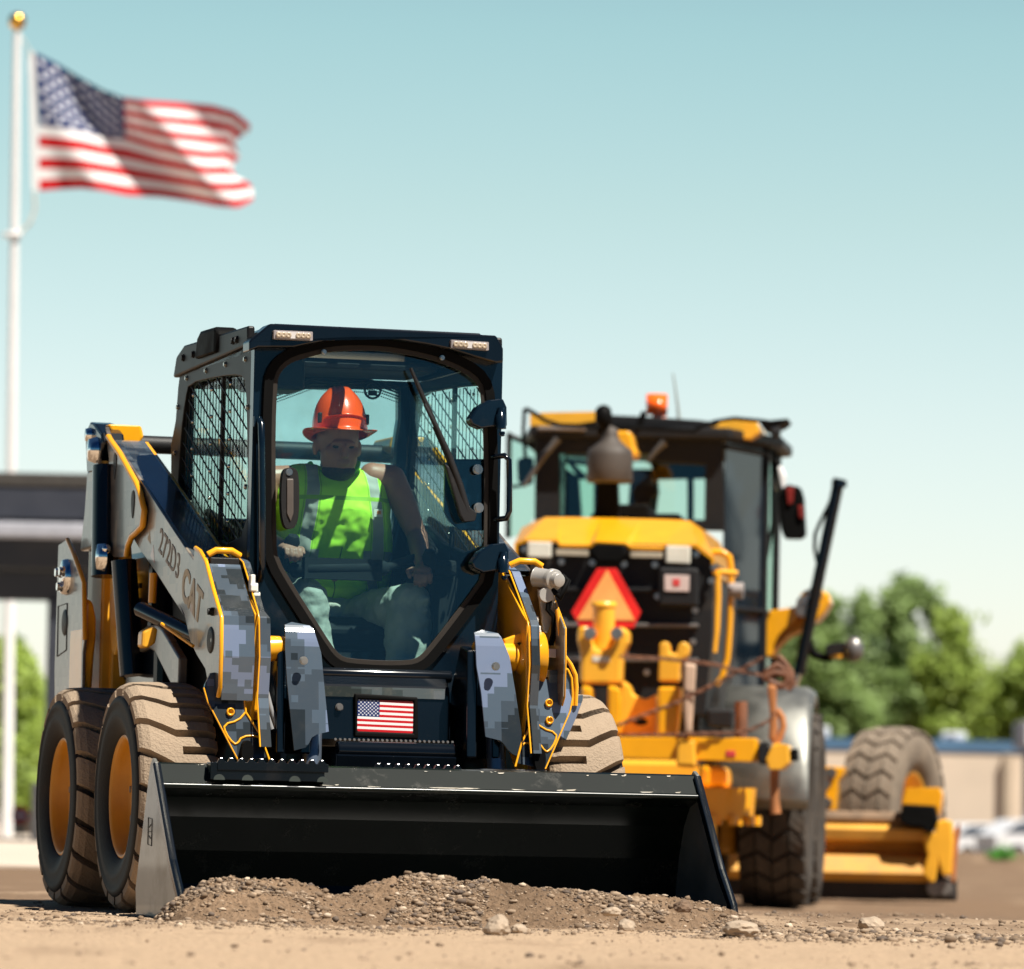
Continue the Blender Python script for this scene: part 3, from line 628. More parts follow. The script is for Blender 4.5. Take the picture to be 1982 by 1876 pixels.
# --- wheels
def wheel(vc, s):
    R, Wd, zc, uc = .43, .29, .43, s*.785
    t = MB(); ax = (s, 0, 0)
    prof = [(-.135, .225), (-.155, .30), (-.15, .36), (-.14, .382), (-.11, .378), (.11, .378), (.142, .382), (.152, .37), (.158, .352), (.152, .342), (.158, .31), (.156, .29), (.146, .262), (.135, .238), (.12, .225), (.10, .222)]
    t.m = 0; t.lathe(prof, (uc, vc, zc), ax, 72)
    for i, f in enumerate(t.f):
        k = i//72
        t.mi[i] = 1 if k in (3, 4, 5) else 0
    def P(a, ph, r):                     # a across from the outer shoulder (0) to the inner (1)
        return (uc + s*(.5-a)*Wd, vc - r*sin(ph), zc + r*cos(ph))
    def rad(a): return R-.024*abs(2*a-1)**7
    n = 19; Pr = 2*pi/n; g = .076
    def phg(a): return -.17*max(0, (.46-a)/.46)
    def strip(al, lof, hif, rin=.376):
        vs = []; k = 4
        for a in al:
            lo, hi = lof(a), hif(a)
            for q in range(k+1): vs.append(P(a, lerp(lo, hi, q/k), rad(a)))
            vs.append(P(a, hi+.012, rin-.012)); vs.append(P(a, lo-.012, rin-.012))
        w_ = k+3; fs = []
        for i in range(len(al)-1):
            for q in range(w_): fs.append((i*w_+q, i*w_+(q+1) % w_, (i+1)*w_+(q+1) % w_, (i+1)*w_+q))
        fs.append(tuple(range(w_))); fs.append(tuple((len(al)-1)*w_+q for q in reversed(range(w_)))); t.add(vs, fs)
    t.m = 2
    for i in range(n):
        c = i*Pr
        strip([-.01, .03, .12, .3, .46, .53], lambda a: c+phg(a)+g/2, lambda a: c+phg(a)+Pr-g/2)
        strip([.53, .7, .88, .97, 1.01], lambda a: c+g/2, lambda a: c+Pr/2-g/2)
        strip([.53, .7, .88, .97, 1.01], lambda a: c+Pr/2+g/2, lambda a: c+Pr-g/2)
    root = empty('wheel', (0, 0, 0)); root.parent = LD
    t.build('tyre', [SIDEW, TYREB, TREAD], root)
    r = MB(); r.lathe([(.125, .232), (.13, .222), (.118, .214), (.10, .205), (.065, .198), (.05, .175), (.045, .12), (.055, .10), (.075, .09), (.078, .0)], (uc, vc, zc), ax, 48)
    r.lathe([(-.12, .225), (-.125, .2), (-.1, 0)], (uc, vc, zc), ax, 32)
    rm = r.build('rim', RIMY, root)
    for k in range(8):
        b = MB(); an = k*pi/4+.2; b.bolt((uc+s*.048, vc+.145*cos(an), zc+.145*sin(an)), (s, 0, 0), .013, .02); b.build('wheel_nut', STEEL, rm)
    return root
for vc, s in ((0, -1), (1.1, -1), (0, 1), (1.1, 1)): wheel(vc, s)

# --- chassis
b = MB(); b.bb((-.60, -.12, .22), (.60, 1.75, .80)); b.build('chassis', BLACK, LD, .015)
b = MB(); b.bb((-.56, 1.18, .7), (.56, 2.15, 1.42)); b.prism([(1.2, 1.40), (1.24, 1.56), (1.9, 1.50), (2.15, 1.40)], 'u', -.50, .50); b.build('engine_cover', BLACK, LD, .03)
b = MB()
for k in range(8): b.bb((-.565, 1.35, .85+k*.06), (-.56, 1.75, .87+k*.06))
b.build('engine_grille', MATTE, LD)
# --- cab
VF = -.16
cabside = L.U(1, -.485, (466, 120), (466, 1400)); zt, zb = 2.155, .96
side = [(VF+.05, 2.16), (VF+.05, .80), (1.02, .80), (1.12, 1.25), (1.18, 1.62), (1.20, 1.84), (1.13, 1.93), (1.10, 2.06), (1.05, 2.16)]
hole = chaikin(L.U(1, -.485, (150, 372), (300, 338), (420, 326), (447, 372), (455, 700), (462, 1150), (300, 1230), (90, 960), (108, 640), (132, 450)), 1)
for s in (-1, 1):
    b = MB(); b.prism(side, 'u', s*.485, s*.458, holes=[hole]); b.build('side_panel', CABS, LD, .004)
    b = MB(); b.prism([(p[0], p[1]) for p in offset(hole, .015)], 'u', s*.452, s*.447); g = b.build('side_window', SGLASS, LD)
    # expanded steel guard over the side window
    b = MB(); hx = [p[0] for p in hole]; hv0, hv1 = min(hx), max(hx)
    def inside(v, z):
        c = False
        for i in range(len(hole)):
            (x1_, y1_), (x2_, y2_) = hole[i-1], hole[i]
            if (y1_ > z) != (y2_ > z) and v < (x2_-x1_)*(z-y1_)/(y2_-y1_)+x1_: c = not c
        return c
    def clip(p, q, r):
        k = 60; seg = None
        for i in range(k+1):
            t = i/k; v, z = lerp(p[0], q[0], t), lerp(p[1], q[1], t)
            if inside(v, z): seg = [(v, z), (v, z)] if seg is None else [seg[0], (v, z)]
            elif seg: break
        if seg and seg[0] != seg[1]:
            b.tube([(s*.474, *seg[0]), (s*.474, *seg[1])], r, 5)
    v = .035
    while v < 1.02: clip((v, 1.25), (v, 2.1), .0019); v += .05
    z = 1.15
    while z < 2.6: clip((-.02, z-.45), (1.1, z+.06), .0034); z += .066
    b.build('side_guard', MATTE, LD)
    b = MB(); b.bb((s*.470, .40, 1.32), (s*.455, .43, 2.05)); b.build('window_bar', MATTE, LD, .003)
    for k, (vv_, zz_) in enumerate([(-.02, 2.085), (.30, 2.09), (.62, 2.09), (.95, 2.085), (1.09, 1.98), (1.12, 1.80), (-.075, 1.9), (-.075, 1.6), (-.075, 1.3)]):
        bo = MB(); bo.bolt((s*.485, vv_, zz_), (s, 0, 0), .009, .008); bo.build('panel_bolt', BOLT, LD)
    bo = MB()
    for i in range(7):
        for j in range(3): bo.ell((s*.482, .22+j*.31, 1.38+i*.105), (.006, .008, .008), 8, 6)
    bo.build('guard_clips', BOLT, LD)
# front frame with the door opening (traced outline)
GL = L.V(1, VF, (606, 400), (612, 340), (645, 290), (700, 256), (790, 232), (880, 208), (1000, 200), (1150, 204), (1300, 226), (1450, 262), (1580, 318), (1650, 372), (1672, 450), (1684, 700), (1684, 1050), (1680, 1370), (1600, 1480), (1480, 1640), (1380, 1765), (1340, 1802), (1290, 1816), (1150, 1818), (980, 1806), (935, 1790), (892, 1740), (790, 1580), (700, 1440), (612, 1290), (602, 1200), (598, 900), (598, 600))
GL = chaikin(GL, 1)
A = sum(GL[i][0]*GL[(i+1) % len(GL)][1]-GL[(i+1) % len(GL)][0]*GL[i][1] for i in range(len(GL)))
front = [(-.485, .80), (-.485, 2.13), (-.43, 2.175), (.43, 2.175), (.485, 2.13), (.485, .80)]
b = MB(); b.prism(front, 'v', VF, VF+.05, holes=[offset(GL, .040)]); b.build('front_frame', NAVY, LD, .006)
dr = MB(); dr.prism(offset(GL, .052), 'v', VF-.022, VF-.002, holes=[offset(GL, .018)]); door = dr.build('front_door', RUB, LD, .007, 3)
dr = MB(); dr.prism(offset(GL, .020), 'v', VF-.014, VF-.004, holes=[GL]); dr.build('seal', TAUPE, door, .002)
dr = MB(); dr.prism(offset(GL, .002), 'v', VF-.008, VF-.005); zg = min(p[2] for p in dr.v); dr.v = [(p[0], p[1]+(p[2]-zg)*.019, p[2]) for p in dr.v]; dr.build('windshield', WGLASS, door)
# door handle
HZ = L.V(1, VF-.05, (630, 850), (650, 812), (700, 812), (720, 850), (722, 1040), (705, 1120), (672, 1136), (640, 1120), (625, 1020))
b = MB(); b.prism(chaikin(HZ, 2), 'v', VF-.065, VF-.03); hd_ = b.build('door_handle', MATTE, door, .008, 3)
HP = L.V(1, VF-.05, (655, 870), (690, 870), (690, 1050), (675, 1095), (655, 1050)); b = MB(); b.prism(HP, 'v', VF-.070, VF-.060); b.build('handle_grip', mat('grey_brown', (.09, .075, .065), .45), hd_, .004)
c = L.V(1, VF-.05, (668, 836))[0]; b = MB(); b.bolt((c[0], VF-.064, c[1]), (0, -1, 0), .011, .006); b.build('handle_lock', BOLT, hd_)
# wiper
wp = L.V(1, VF-.05, (1312, 292), (1345, 370), (1420, 540), (1490, 700), (1540, 830)); arm = L.V(1, VF-.05, (1380, 480), (1440, 600), (1500, 740), (1560, 900), (1605, 1050))
b = MB(); b.tube([(p[0], VF-.035, p[1]) for p in wp], [.006, .008, .010, .009, .006], 6)
b.tube([(p[0], VF-.045-.012*math.sin(i*.8), p[1]) for i, p in enumerate(arm)], [.006, .009, .012, .014, .016], 8)
b.tube([(p[0]-.012, VF-.050, p[1]) for p in arm[1:4]], .004, 6)
wi = b.build('wiper', MATTE, door)
HM = L.V(1, VF-.05, (1500, 800), (1480, 790), (1560, 1060), (1580, 1095), (1640, 1090), (1650, 1050), (1615, 1020))
b = MB(); b.prism([HM[1], HM[0], HM[6], HM[5], HM[4], HM[3], HM[2]], 'v', VF-.06, VF-.025); b.build('wiper_arm_base', MATTE, wi, .006)
MP = L.V(1, VF+.03, (1478, 800), (1500, 768), (1684, 768), (1684, 1140), (1560, 1140), (1500, 1090), (1474, 1040)); b = MB(); b.prism(MP, 'v', VF+.012, VF+.03); b.build('wiper_motor_cover', NAVY, door, .006)
for x, y in ((1650, 822), (1655, 1022), (845, 212), (1460, 242)):
    c = L.V(1, VF, (x, y))[0]; b = MB(); b.bolt((c[0], VF-.012 if y > 500 else VF-.024, c[1]), (0, -1, 0), .016 if y > 500 else .008, .014); b.build('glass_bolt', BOLT, door)
# hinges (right of the door)
for (bx_, by_) in ((0, 0), (0, 750)):
    pts_ = [(1600, 560), (1640, 500), (1700, 462), (1775, 455), (1795, 500), (1797, 600), (1740, 600), (1660, 612), (1612, 590)]
    H = L.V(1, VF-.05, *[(x+bx_+(12 if by_ else 0), y+by_) for x, y in pts_])
    b = MB(); b.prism(H, 'v', VF-.085, VF-.02); h = b.build('hinge', NAVY, door, .01, 3)
    c1, c2 = L.V(1, VF-.09, (1775+bx_+(12 if by_ else 0), 500+by_), (1775+bx_+(12 if by_ else 0), 610+by_)); b = MB(); b.tube([(c1[0], VF-.095, c1[1]), (c1[0], VF-.095, lerp(c1[1], c2[1], .3)), (c1[0], VF-.095, lerp(c1[1], c2[1], .35)), (c2[0], VF-.095, c2[1])], [.012, .014, .02, .02], 12); b.bolt((c2[0], VF-.11, c2[1]-.016), (0, -.3, -1), .009, .012); b.build('hinge_pin', NAVY, h)
# grab rails
gr_ = L.V(1, VF-.05, (1742, 755), (1780, 752), (1803, 775), (1806, 900), (1805, 1040), (1790, 1078), (1755, 1082))
b = MB(); b.tube([(p[0], VF-.03-(.06 if 0 < i < 6 else 0), p[1]) for i, p in enumerate(gr_)], .011, 10); b.build('grab_handle', BLACK, LD)
gl = L.V(1, VF, (515, 560), (518, 700), (520, 1000), (520, 1300), (520, 1400))
b = MB(); b.tube([(gl[0][0], VF-.002, gl[0][1])]+[(p[0], VF-.04, p[1]-.02) for p in gl[:-1]]+[(gl[-1][0], VF-.002, gl[-1][1])], .013, 10)
bx_ = L.V(1, VF, (486, 545), (548, 600)); b.bb((bx_[0][0], VF-.012, bx_[0][1]), (bx_[1][0], VF, bx_[1][1])); b.bolt((bx_[0][0]+.03, VF-.01, bx_[0][1]-.02), (0, -1, 0), .012, .012); b.bolt((bx_[0][0]+.03, VF-.01, bx_[0][1]-.05), (0, -1, 0), .009, .012); b.build('hand_rail', NAVY, LD)
# visor and roof
VZ = L.V(1, VF-.08, (467, 205), (467, 150), (575, 60), (1755, 122), (1792, 190), (1792, 262), (1752, 266), (1640, 235), (1500, 192), (1380, 168), (1200, 140), (1000, 140), (880, 150), (760, 172), (700, 186), (515, 186))
b = MB(); b.prism(VZ, 'v', VF-.075, VF+.03); b.build('roof_visor', BLACK, LD, .012, 3)
for s in (-1, 1):     # shallow scoop lines under the lamps
    pass
RF = [(-.485, 2.10), (-.485, 2.155), (-.40, 2.215), (.40, 2.215), (.485, 2.155), (.485, 2.10), (.455, 2.10), (.455, 2.14), (.39, 2.185), (-.39, 2.185), (-.455, 2.14), (-.455, 2.10)]
b = MB(); b.prism(RF, 'v', VF+.03, VF+.14); b.prism(RF, 'v', .58, 1.10)
b.prism([(-.485, 2.10), (-.485, 2.155), (-.40, 2.215), (-.33, 2.215), (-.33, 2.185), (-.39, 2.185), (-.455, 2.14), (-.455, 2.10)], 'v', VF+.14, .58)
b.prism([(.485, 2.10), (.485, 2.155), (.40, 2.215), (.33, 2.215), (.33, 2.185), (.39, 2.185), (.455, 2.14), (.455, 2.10)], 'v', VF+.14, .58)
b.build('roof', BLACK, LD, .006)
b = MB(); b.bb((-.33, VF+.14, 2.198), (.33, .58, 2.204)); b.build('roof_window', SGLASS, LD)
b = MB()
HU = L.V(13, .40, (745, 800))[0][0]
for u in (HU+.035, HU+.170, HU-.15): b.bb((u-.020, VF+.14, 2.205), (u+.022, .58, 2.225))
b.build('roof_window_bars', BLACK, LD, .004)
for s in (-1, 1):     # edge rail with the pod on it
    b = MB(); b.prism([(VF+.05, 2.13), (VF+.06, 2.205), (.95, 2.215), (1.08, 2.18), (1.13, 2.10)], 'u', s*.50, s*.47); b.build('roof_rail', CABS, LD, .008)
    b = MB(); b.prism([(.36, 2.14), (.36, 2.225), (.40, 2.242), (.62, 2.245), (.67, 2.225), (.70, 2.14)], 'u', s*.515, s*.42); b.build('roof_pod', RUB, LD, .015)
    for v_ in (.06, .12, .78, .95): bo = MB(); bo.bolt((s*.50, v_, 2.165), (s, 0, 0), .012, .01); bo.build('rail_bolt', MATTE, LD)
LEDW = mat('lamp_lens', (.62, .58, .56), .2, coat=1, var=.05); LEDD = mat('lamp_led', (.42, .34, .25), .25, coat=.5)
for q in (((590, 95), (795, 104), (795, 152), (590, 142)), ((1514, 145), (1712, 158), (1712, 203), (1514, 190))):
    P4 = L.V(1, VF-.085, *q); b = MB(); b.prism(P4, 'v', VF-.092, VF-.07); lb = b.build('work_light', mat('lamp_frame', (.30, .27, .27), .35), LD, .004)
    cx = sum(p[0] for p in P4)/4; cz = sum(p[1] for p in P4)/4; P5 = [(lerp(cx, p[0], .86), lerp(cz, p[1], .72)) for p in P4]; b = MB(); b.prism(P5, 'v', VF-.095, VF-.09); b.build('lens', LEDW, lb, .002)
    for k in (-3, -2, -1, 1, 2, 3):
        t = .5+k*.125; px_ = lerp(lerp(P4[0][0], P4[1][0], t), lerp(P4[3][0], P4[2][0], t), .5); pz_ = lerp(lerp(P4[0][1], P4[1][1], t), lerp(P4[3][1], P4[2][1], t), .5)
        b = MB(); b.lathe([(0, .0115), (.004, .010), (.002, .004), (.0, 0)], (px_, VF-.095, pz_), (0, -1, 0), 12); b.build('led', LEDD, lb)
# rear wall of the cab with window
rw = [(-.458, .80), (-.458, 2.12), (.458, 2.12), (.458, .80)]
rh = L.V(1, 1.08, (560, 420), (1215, 500), (1190, 700), (560, 700)); rh = [(-.36, 2.02), (.29, 2.02), (.29, 1.80), (-.36, 1.80)]
RH = L.V(1, 1.06, (560, 415), (790, 330), (1100, 350), (1240, 400), (1240, 560), (1218, 702), (1200, 1250), (560, 1250)); RH2 = [(0, 0)]*4
RH[0] = (-.425, RH[0][1]); RH[-1] = (-.425, RH[-1][1]); RH2[0] = (max(-.44, RH2[0][0]), RH2[0][1]); RH2[3] = (max(-.44, RH2[3][0]), RH2[3][1])
b = MB(); b.prism(rw, 'v', 1.06, 1.10, holes=[RH]); b.build('rear_wall', NAVY, LD)
b = MB(); b.prism(offset(RH, .01), 'v', 1.050, 1.056); rwn = b.build('rear_window', RGLASS, LD)
b = MB()   # printed dot band along the top of the rear window
for r_ in range(5):
    for k in range(64):
        t = k/63; xx_ = lerp(560, 1240, t); yt = interp(xx_, [(560, 415), (790, 330), (1100, 350), (1240, 400)]); p = L.V(1, 1.048, (xx_+(5 if r_ % 2 else 0), yt+8+r_*16))[0]
        if -.44 < p[0]: rr_ = .0062-.0008*r_; b.prism([(p[0]+rr_*cos(a*pi/3), p[1]+rr_*sin(a*pi/3)) for a in range(6)], 'v', 1.046, 1.048)
b.build('window_dots', MATTE, rwn)
b = MB(); c = L.V(1, 1.0, (1108, 408))[0]; b.tube([(c[0]+.033*cos(a*pi/8), 1.0, c[1]+.033*sin(a*pi/8)) for a in range(16)], .005, 6, closed=True); b.box((c[0], 1.0, c[1]-.012), (.036, .01, .02)); b.build('window_latch', MATTE, rwn)
b = MB(); b.bb((-.458, VF+.05, .80), (.458, 1.06, .83)); b.build('floor', MATTE, LD)
b = MB(); b.bb((-.20, VF+.10, .90), (-.06, VF+.22, .99)); b.build('floor_mat', MATTE, LD)
HEAD = mat('headliner', (.02, .024, .03), .8)
b = MB(); b.bb((-.45, .60, 2.12), (.45, 1.05, 2.16)); b.bb((-.45, VF+.06, 2.10), (-.26, .0, 2.15)); b.build('headliner', HEAD, LD, .02)
b = MB(); b.bb((-.45, .02, 1.98), (-.24, .25, 2.14)); b.build('monitor_box', MATTE, LD, .015)
# seat, lap bar, armrests, joysticks
SEATM = mat('seat_vinyl', (.014, .016, .018), .75, spec=.2, bump=.1, bscale=200)
b = MB(); b.prism([(.28, 1.02), (.24, 1.10), (.34, 1.14), (.78, 1.10), (.86, 1.02)], 'u', -.24, .24); st = b.build('seat', SEATM, LD, .03, 3)
b = MB(); b.prism([(.76, 1.08), (.84, 1.06), (1.0, 1.72), (.93, 1.74), (.86, 1.5)], 'u', -.22, .22); b.build('backrest', SEATM, st, .03, 3)
LB = L.V(14, .08, (390, 330), (1385, 310))
b = MB(); b.tube([(LB[0][0], .12, LB[0][1]), (LB[0][0]+.05, .08, LB[0][1]+.005), (LB[1][0]-.04, .08, LB[1][1]), (LB[1][0], .12, LB[1][1])], .030, 14); b.bb((LB[0][0]+.03, .055, LB[0][1]-.032), (LB[1][0]-.02, .10, LB[1][1]+.030))
b.tube([(LB[1][0], .12, LB[1][1]), (.36, .3, 1.40), (.42, .8, 1.55)], .018, 10); b.tube([(LB[0][0], .12, LB[0][1]), (-.36, .3, 1.40), (-.42, .8, 1.55)], .018, 10); b.build('lap_bar', SEATM, LD)
for s in (-1, 1):
    b = MB(); b.prism([(.10, 1.30), (.10, 1.36), (.55, 1.38), (.6, 1.30)], 'u', s*.30, s*.40); b.bb((s*.3, .15, .83), (s*.42, .5, 1.31)); b.build('armrest', SEATM, LD, .02)
JL = L.V(13, .12, (240, 1840), (270, 1700), (330, 1760))
b = MB(); b.tube([(JL[0][0], .14, JL[0][1]-.05), (JL[0][0], .12, JL[0][1]), (JL[1][0]+.01, .10, JL[1][1]), (JL[1][0]+.012, .09, JL[1][1]+.02)], [.012, .022, .030, .020], 12); b.build('joystick', SEATM, LD)
JR = L.V(14, .12, (1880, 330), (1850, 180))
b = MB(); b.tube([(JR[0][0], .14, JR[0][1]-.05), (JR[0][0], .12, JR[0][1]), (JR[1][0], .10, JR[1][1]), (JR[1][0], .09, JR[1][1]+.02)], [.012, .022, .030, .020], 12); b.build('joystick', SEATM, LD)

# --- front chin panel under the door, with the flag plate
CH = [(-.235, .63), (-.24, .80), (-.225, .85), (-.20, .865), (.235, .865), (.262, .84), (.272, .78), (.272, .63)]
sec = [(VF-.01, .905), (VF-.06, .895), (VF-.10, .865), (VF-.115, .83), (VF-.12, .66), (VF-.10, .63), (VF+.02, .63), (VF+.02, .90)]
b = MB(); b.prism(sec, 'u', -.24, .272); b.build('chin_panel', BLACK, LD, .022, 4)
b = MB(); b.tube([(-.27, VF-.03, .905), (.30, VF-.03, .905)], .024, 16); b.bb((-.27, VF-.03, .885), (.30, VF, .925)); b.build('door_sill', BLACK, LD, .01, 3)
b = MB(); b.bb((-.22, VF-.121, .818), (.25, VF-.118, .857)); b.build('camo_band', CAMOT, LD)
VP = VF-.126
fr_ = L.V(4, VP, (742, 708), (1208, 738), (1212, 1040), (742, 1022)); b = MB(); b.prism(offset(fr_, .004), 'v', VP-.008, VF-.115, holes=[L.V(4, VP, (762, 745), (1182, 762), (1178, 1002), (758, 985))]); b.build('flag_frame', RUB, LD, .006, 3)
q = L.V(4, VP, (760, 740), (1180, 762), (1176, 1004), (756, 986)); P = []
for j in range(2):
    P.append([(lerp(lerp(q[3][0], q[2][0], i/8), lerp(q[0][0], q[1][0], i/8), j), VP-.002, lerp(lerp(q[3][1], q[2][1], i/8), lerp(q[0][1], q[1][1], i/8), j)) for i in range(9)])
grid('flag_plate', P, lambda i, j: (i, j), flag_material('flag_plate', .35, .5, False), LD)
for x, y in ((624, 805),): c = L.V(4, VF-.12, (x, y))[0]; b = MB(); b.bolt((c[0], VF-.12, c[1]), (0, -1, 0), .012, .012); b.build('chin_bolt', STEEL, LD)
# --- camouflage covers of the quick coupler cylinders
def cover(pts, s):
    Q = L.V(4, -.42, *pts); n = len(Q); vs = []
    def vz(z): return interp(z, [(.60, -.47), (1.02, -.415), (1.07, -.39), (1.10, -.34)])
    m = MB(); m.prism(Q, 'v', -.42, -.40)
    m.v = [(p[0], p[1]+(vz(p[2])+.42), p[2]) for p in m.v]
    return m
CL = [(232, 172), (300, 162), (400, 178), (438, 205), (462, 300), (490, 400), (508, 700), (528, 1005), (440, 1010), (400, 1030), (375, 1080), (340, 1120), (262, 1132), (245, 900), (225, 600), (218, 350)]
CR_ = [(1650, 235), (1720, 222), (1820, 232), (1845, 262), (1870, 330), (1905, 430), (1940, 700), (1975, 1000), (1982, 1178), (1940, 1182), (1880, 1150), (1840, 1090), (1800, 1050), (1700, 1034), (1680, 700), (1652, 500)]
def dens(P, k=3):
    return [(lerp(P[i][0], P[(i+1) % len(P)][0], t/k), lerp(P[i][1], P[(i+1) % len(P)][1], t/k)) for i in range(len(P)) for t in range(k)]
for C_, bl in ((CL, ((345, 458), (388, 992))), (CR_, ((1785, 500), (1836, 1035)))):
    m = MB(); sheet(m, L.V(4, -.42, *C_), lambda z: interp(z, [(.60, -.47), (1.02, -.415), (1.055, -.405), (1.075, -.39), (1.09, -.35), (1.10, -.32)]), .012, .012); cv = m.build('cylinder_cover', CAMO, LD, .003, 2)
    for x, y in bl: c = L.V(4, -.44, (x, y))[0]; b = MB(); b.bolt((c[0], -.437 if c[1] < .8 else -.462, c[1]), (0, -1, 0), .013, .014); b.build('cover_bolt', BOLT, cv)
    sgn = -1 if C_ is CL else 1
    a_ = L.V(4, -.38, (410, 1140) if sgn < 0 else (1812, 1190))[0]
    b = MB(); b.cyl((a_[0], -.40, .45), (a_[0]-.01*sgn, -.36, .78), .036, 20); b.build('coupler_cylinder', mat('blue_steel', (.16, .2, .26), .3, metal=.6), LD)
    c0 = L.V(4, -.40, (470, 1060) if sgn < 0 else (1700, 1060))[0]
    b = MB(); b.prism([(-.42, .60), (-.40, 1.0), (-.30, 1.02), (-.18, .85), (-.18, .60)], 'u', sgn*.30, sgn*.34); b.prism([(-.42, .60), (-.40, 1.0), (-.30, 1.02), (-.18, .85), (-.18, .60)], 'u', sgn*.40, sgn*.43); b.build('coupler_bracket', BLACK, LD, .006)
# cross bar and quick coupler plate behind the bucket
b = MB(); b.tube([(-.20, -.42, .615), (.245, -.42, .615)], .036, 20); b.prism([(-.45, .55), (-.46, .60), (-.38, .61), (-.36, .55)], 'u', -.21, .25); b.build('cross_bar', BLACK, LD, .004)
b = MB()
for k in range(26): b.cyl((-.2+.018*k, -.40, .657), (-.2+.018*k, -.392, .657), .005, 6)
b.build('bar_teeth', STEEL, LD)
b = MB(); b.prism([(-.58, .12), (-.66, .50), (-.60, .56), (-.50, .56), (-.50, .12)], 'u', -.56, -.30); b.prism([(-.58, .12), (-.66, .50), (-.60, .56), (-.50, .56), (-.50, .12)], 'u', .30, .56); b.bb((-.56, -.58, .14), (.56, -.52, .34)); b.build('quick_coupler', BLACK, LD, .01)

# --- lift arms
ARM_O, ARM_I = .665, .530
up_edge = L.U(2, -.665, (545, 362), (600, 440), (740, 640), (860, 815), (1000, 1030), (1120, 1210), (1160, 1268))
notch = L.U(2, -.665, (1170, 1180), (1205, 1205), (1250, 1285), (1300, 1480), (1358, 1680))
fe = L.U(3, -.665, (1078, 100), (1076, 300), (1070, 500), (1058, 552), (1036, 540), (1005, 475), (990, 395), (950, 330), (905, 240), (885, 150), (868, 75), (850, 40))
lo_edge = L.U(2, -.665, (1090, 1700), (1000, 1560), (880, 1370), (760, 1200), (690, 1085), (600, 950), (530, 830), (515, 700))
armpoly = up_edge+notch+fe+lo_edge
frontz = [(p[1], p[0]) for p in L.U(2, -.665, (1170, 1180), (1250, 1285), (1300, 1480), (1358, 1680))]; fbot = L.U(3, -.665, (1076, 300), (1062, 545))
def front_v(z): return interp(z, sorted([(p[1], p[0]) for p in [(b_, a_) for a_, b_ in [(q[1], q[0]) for q in [(x[0], x[1]) for x in frontz]]]])) if False else interp(z, sorted(frontz+[(q[1], q[0]) for q in fbot]))
def text(s, loc, size, m, parent, name, n, rot, extr=.001, font_w=0):
    cu = bpy.data.curves.new(name, 'FONT'); cu.body = s; cu.size = size; cu.extrude = extr; cu.align_x = 'CENTER'; cu.align_y = 'CENTER'; cu.offset = font_w
    t = bpy.data.objects.new('tmp', cu); COL.objects.link(t); dg = bpy.context.evaluated_depsgraph_get(); me = bpy.data.meshes.new_from_object(t.evaluated_get(dg)); bpy.data.objects.remove(t); 
    me.materials.clear(); me.materials.append(m); o = bpy.data.objects.new(name, me); COL.objects.link(o); o.parent = parent; o.matrix_local = Matrix.Translation(loc) @ rot; return o
CREAM = mat('decal_cream', (.50, .43, .31), .6); DECW = mat('decal_grey', (.30, .27, .235), .6); DECR = mat('decal_red', (.33, .10, .07), .3, coat=.5)
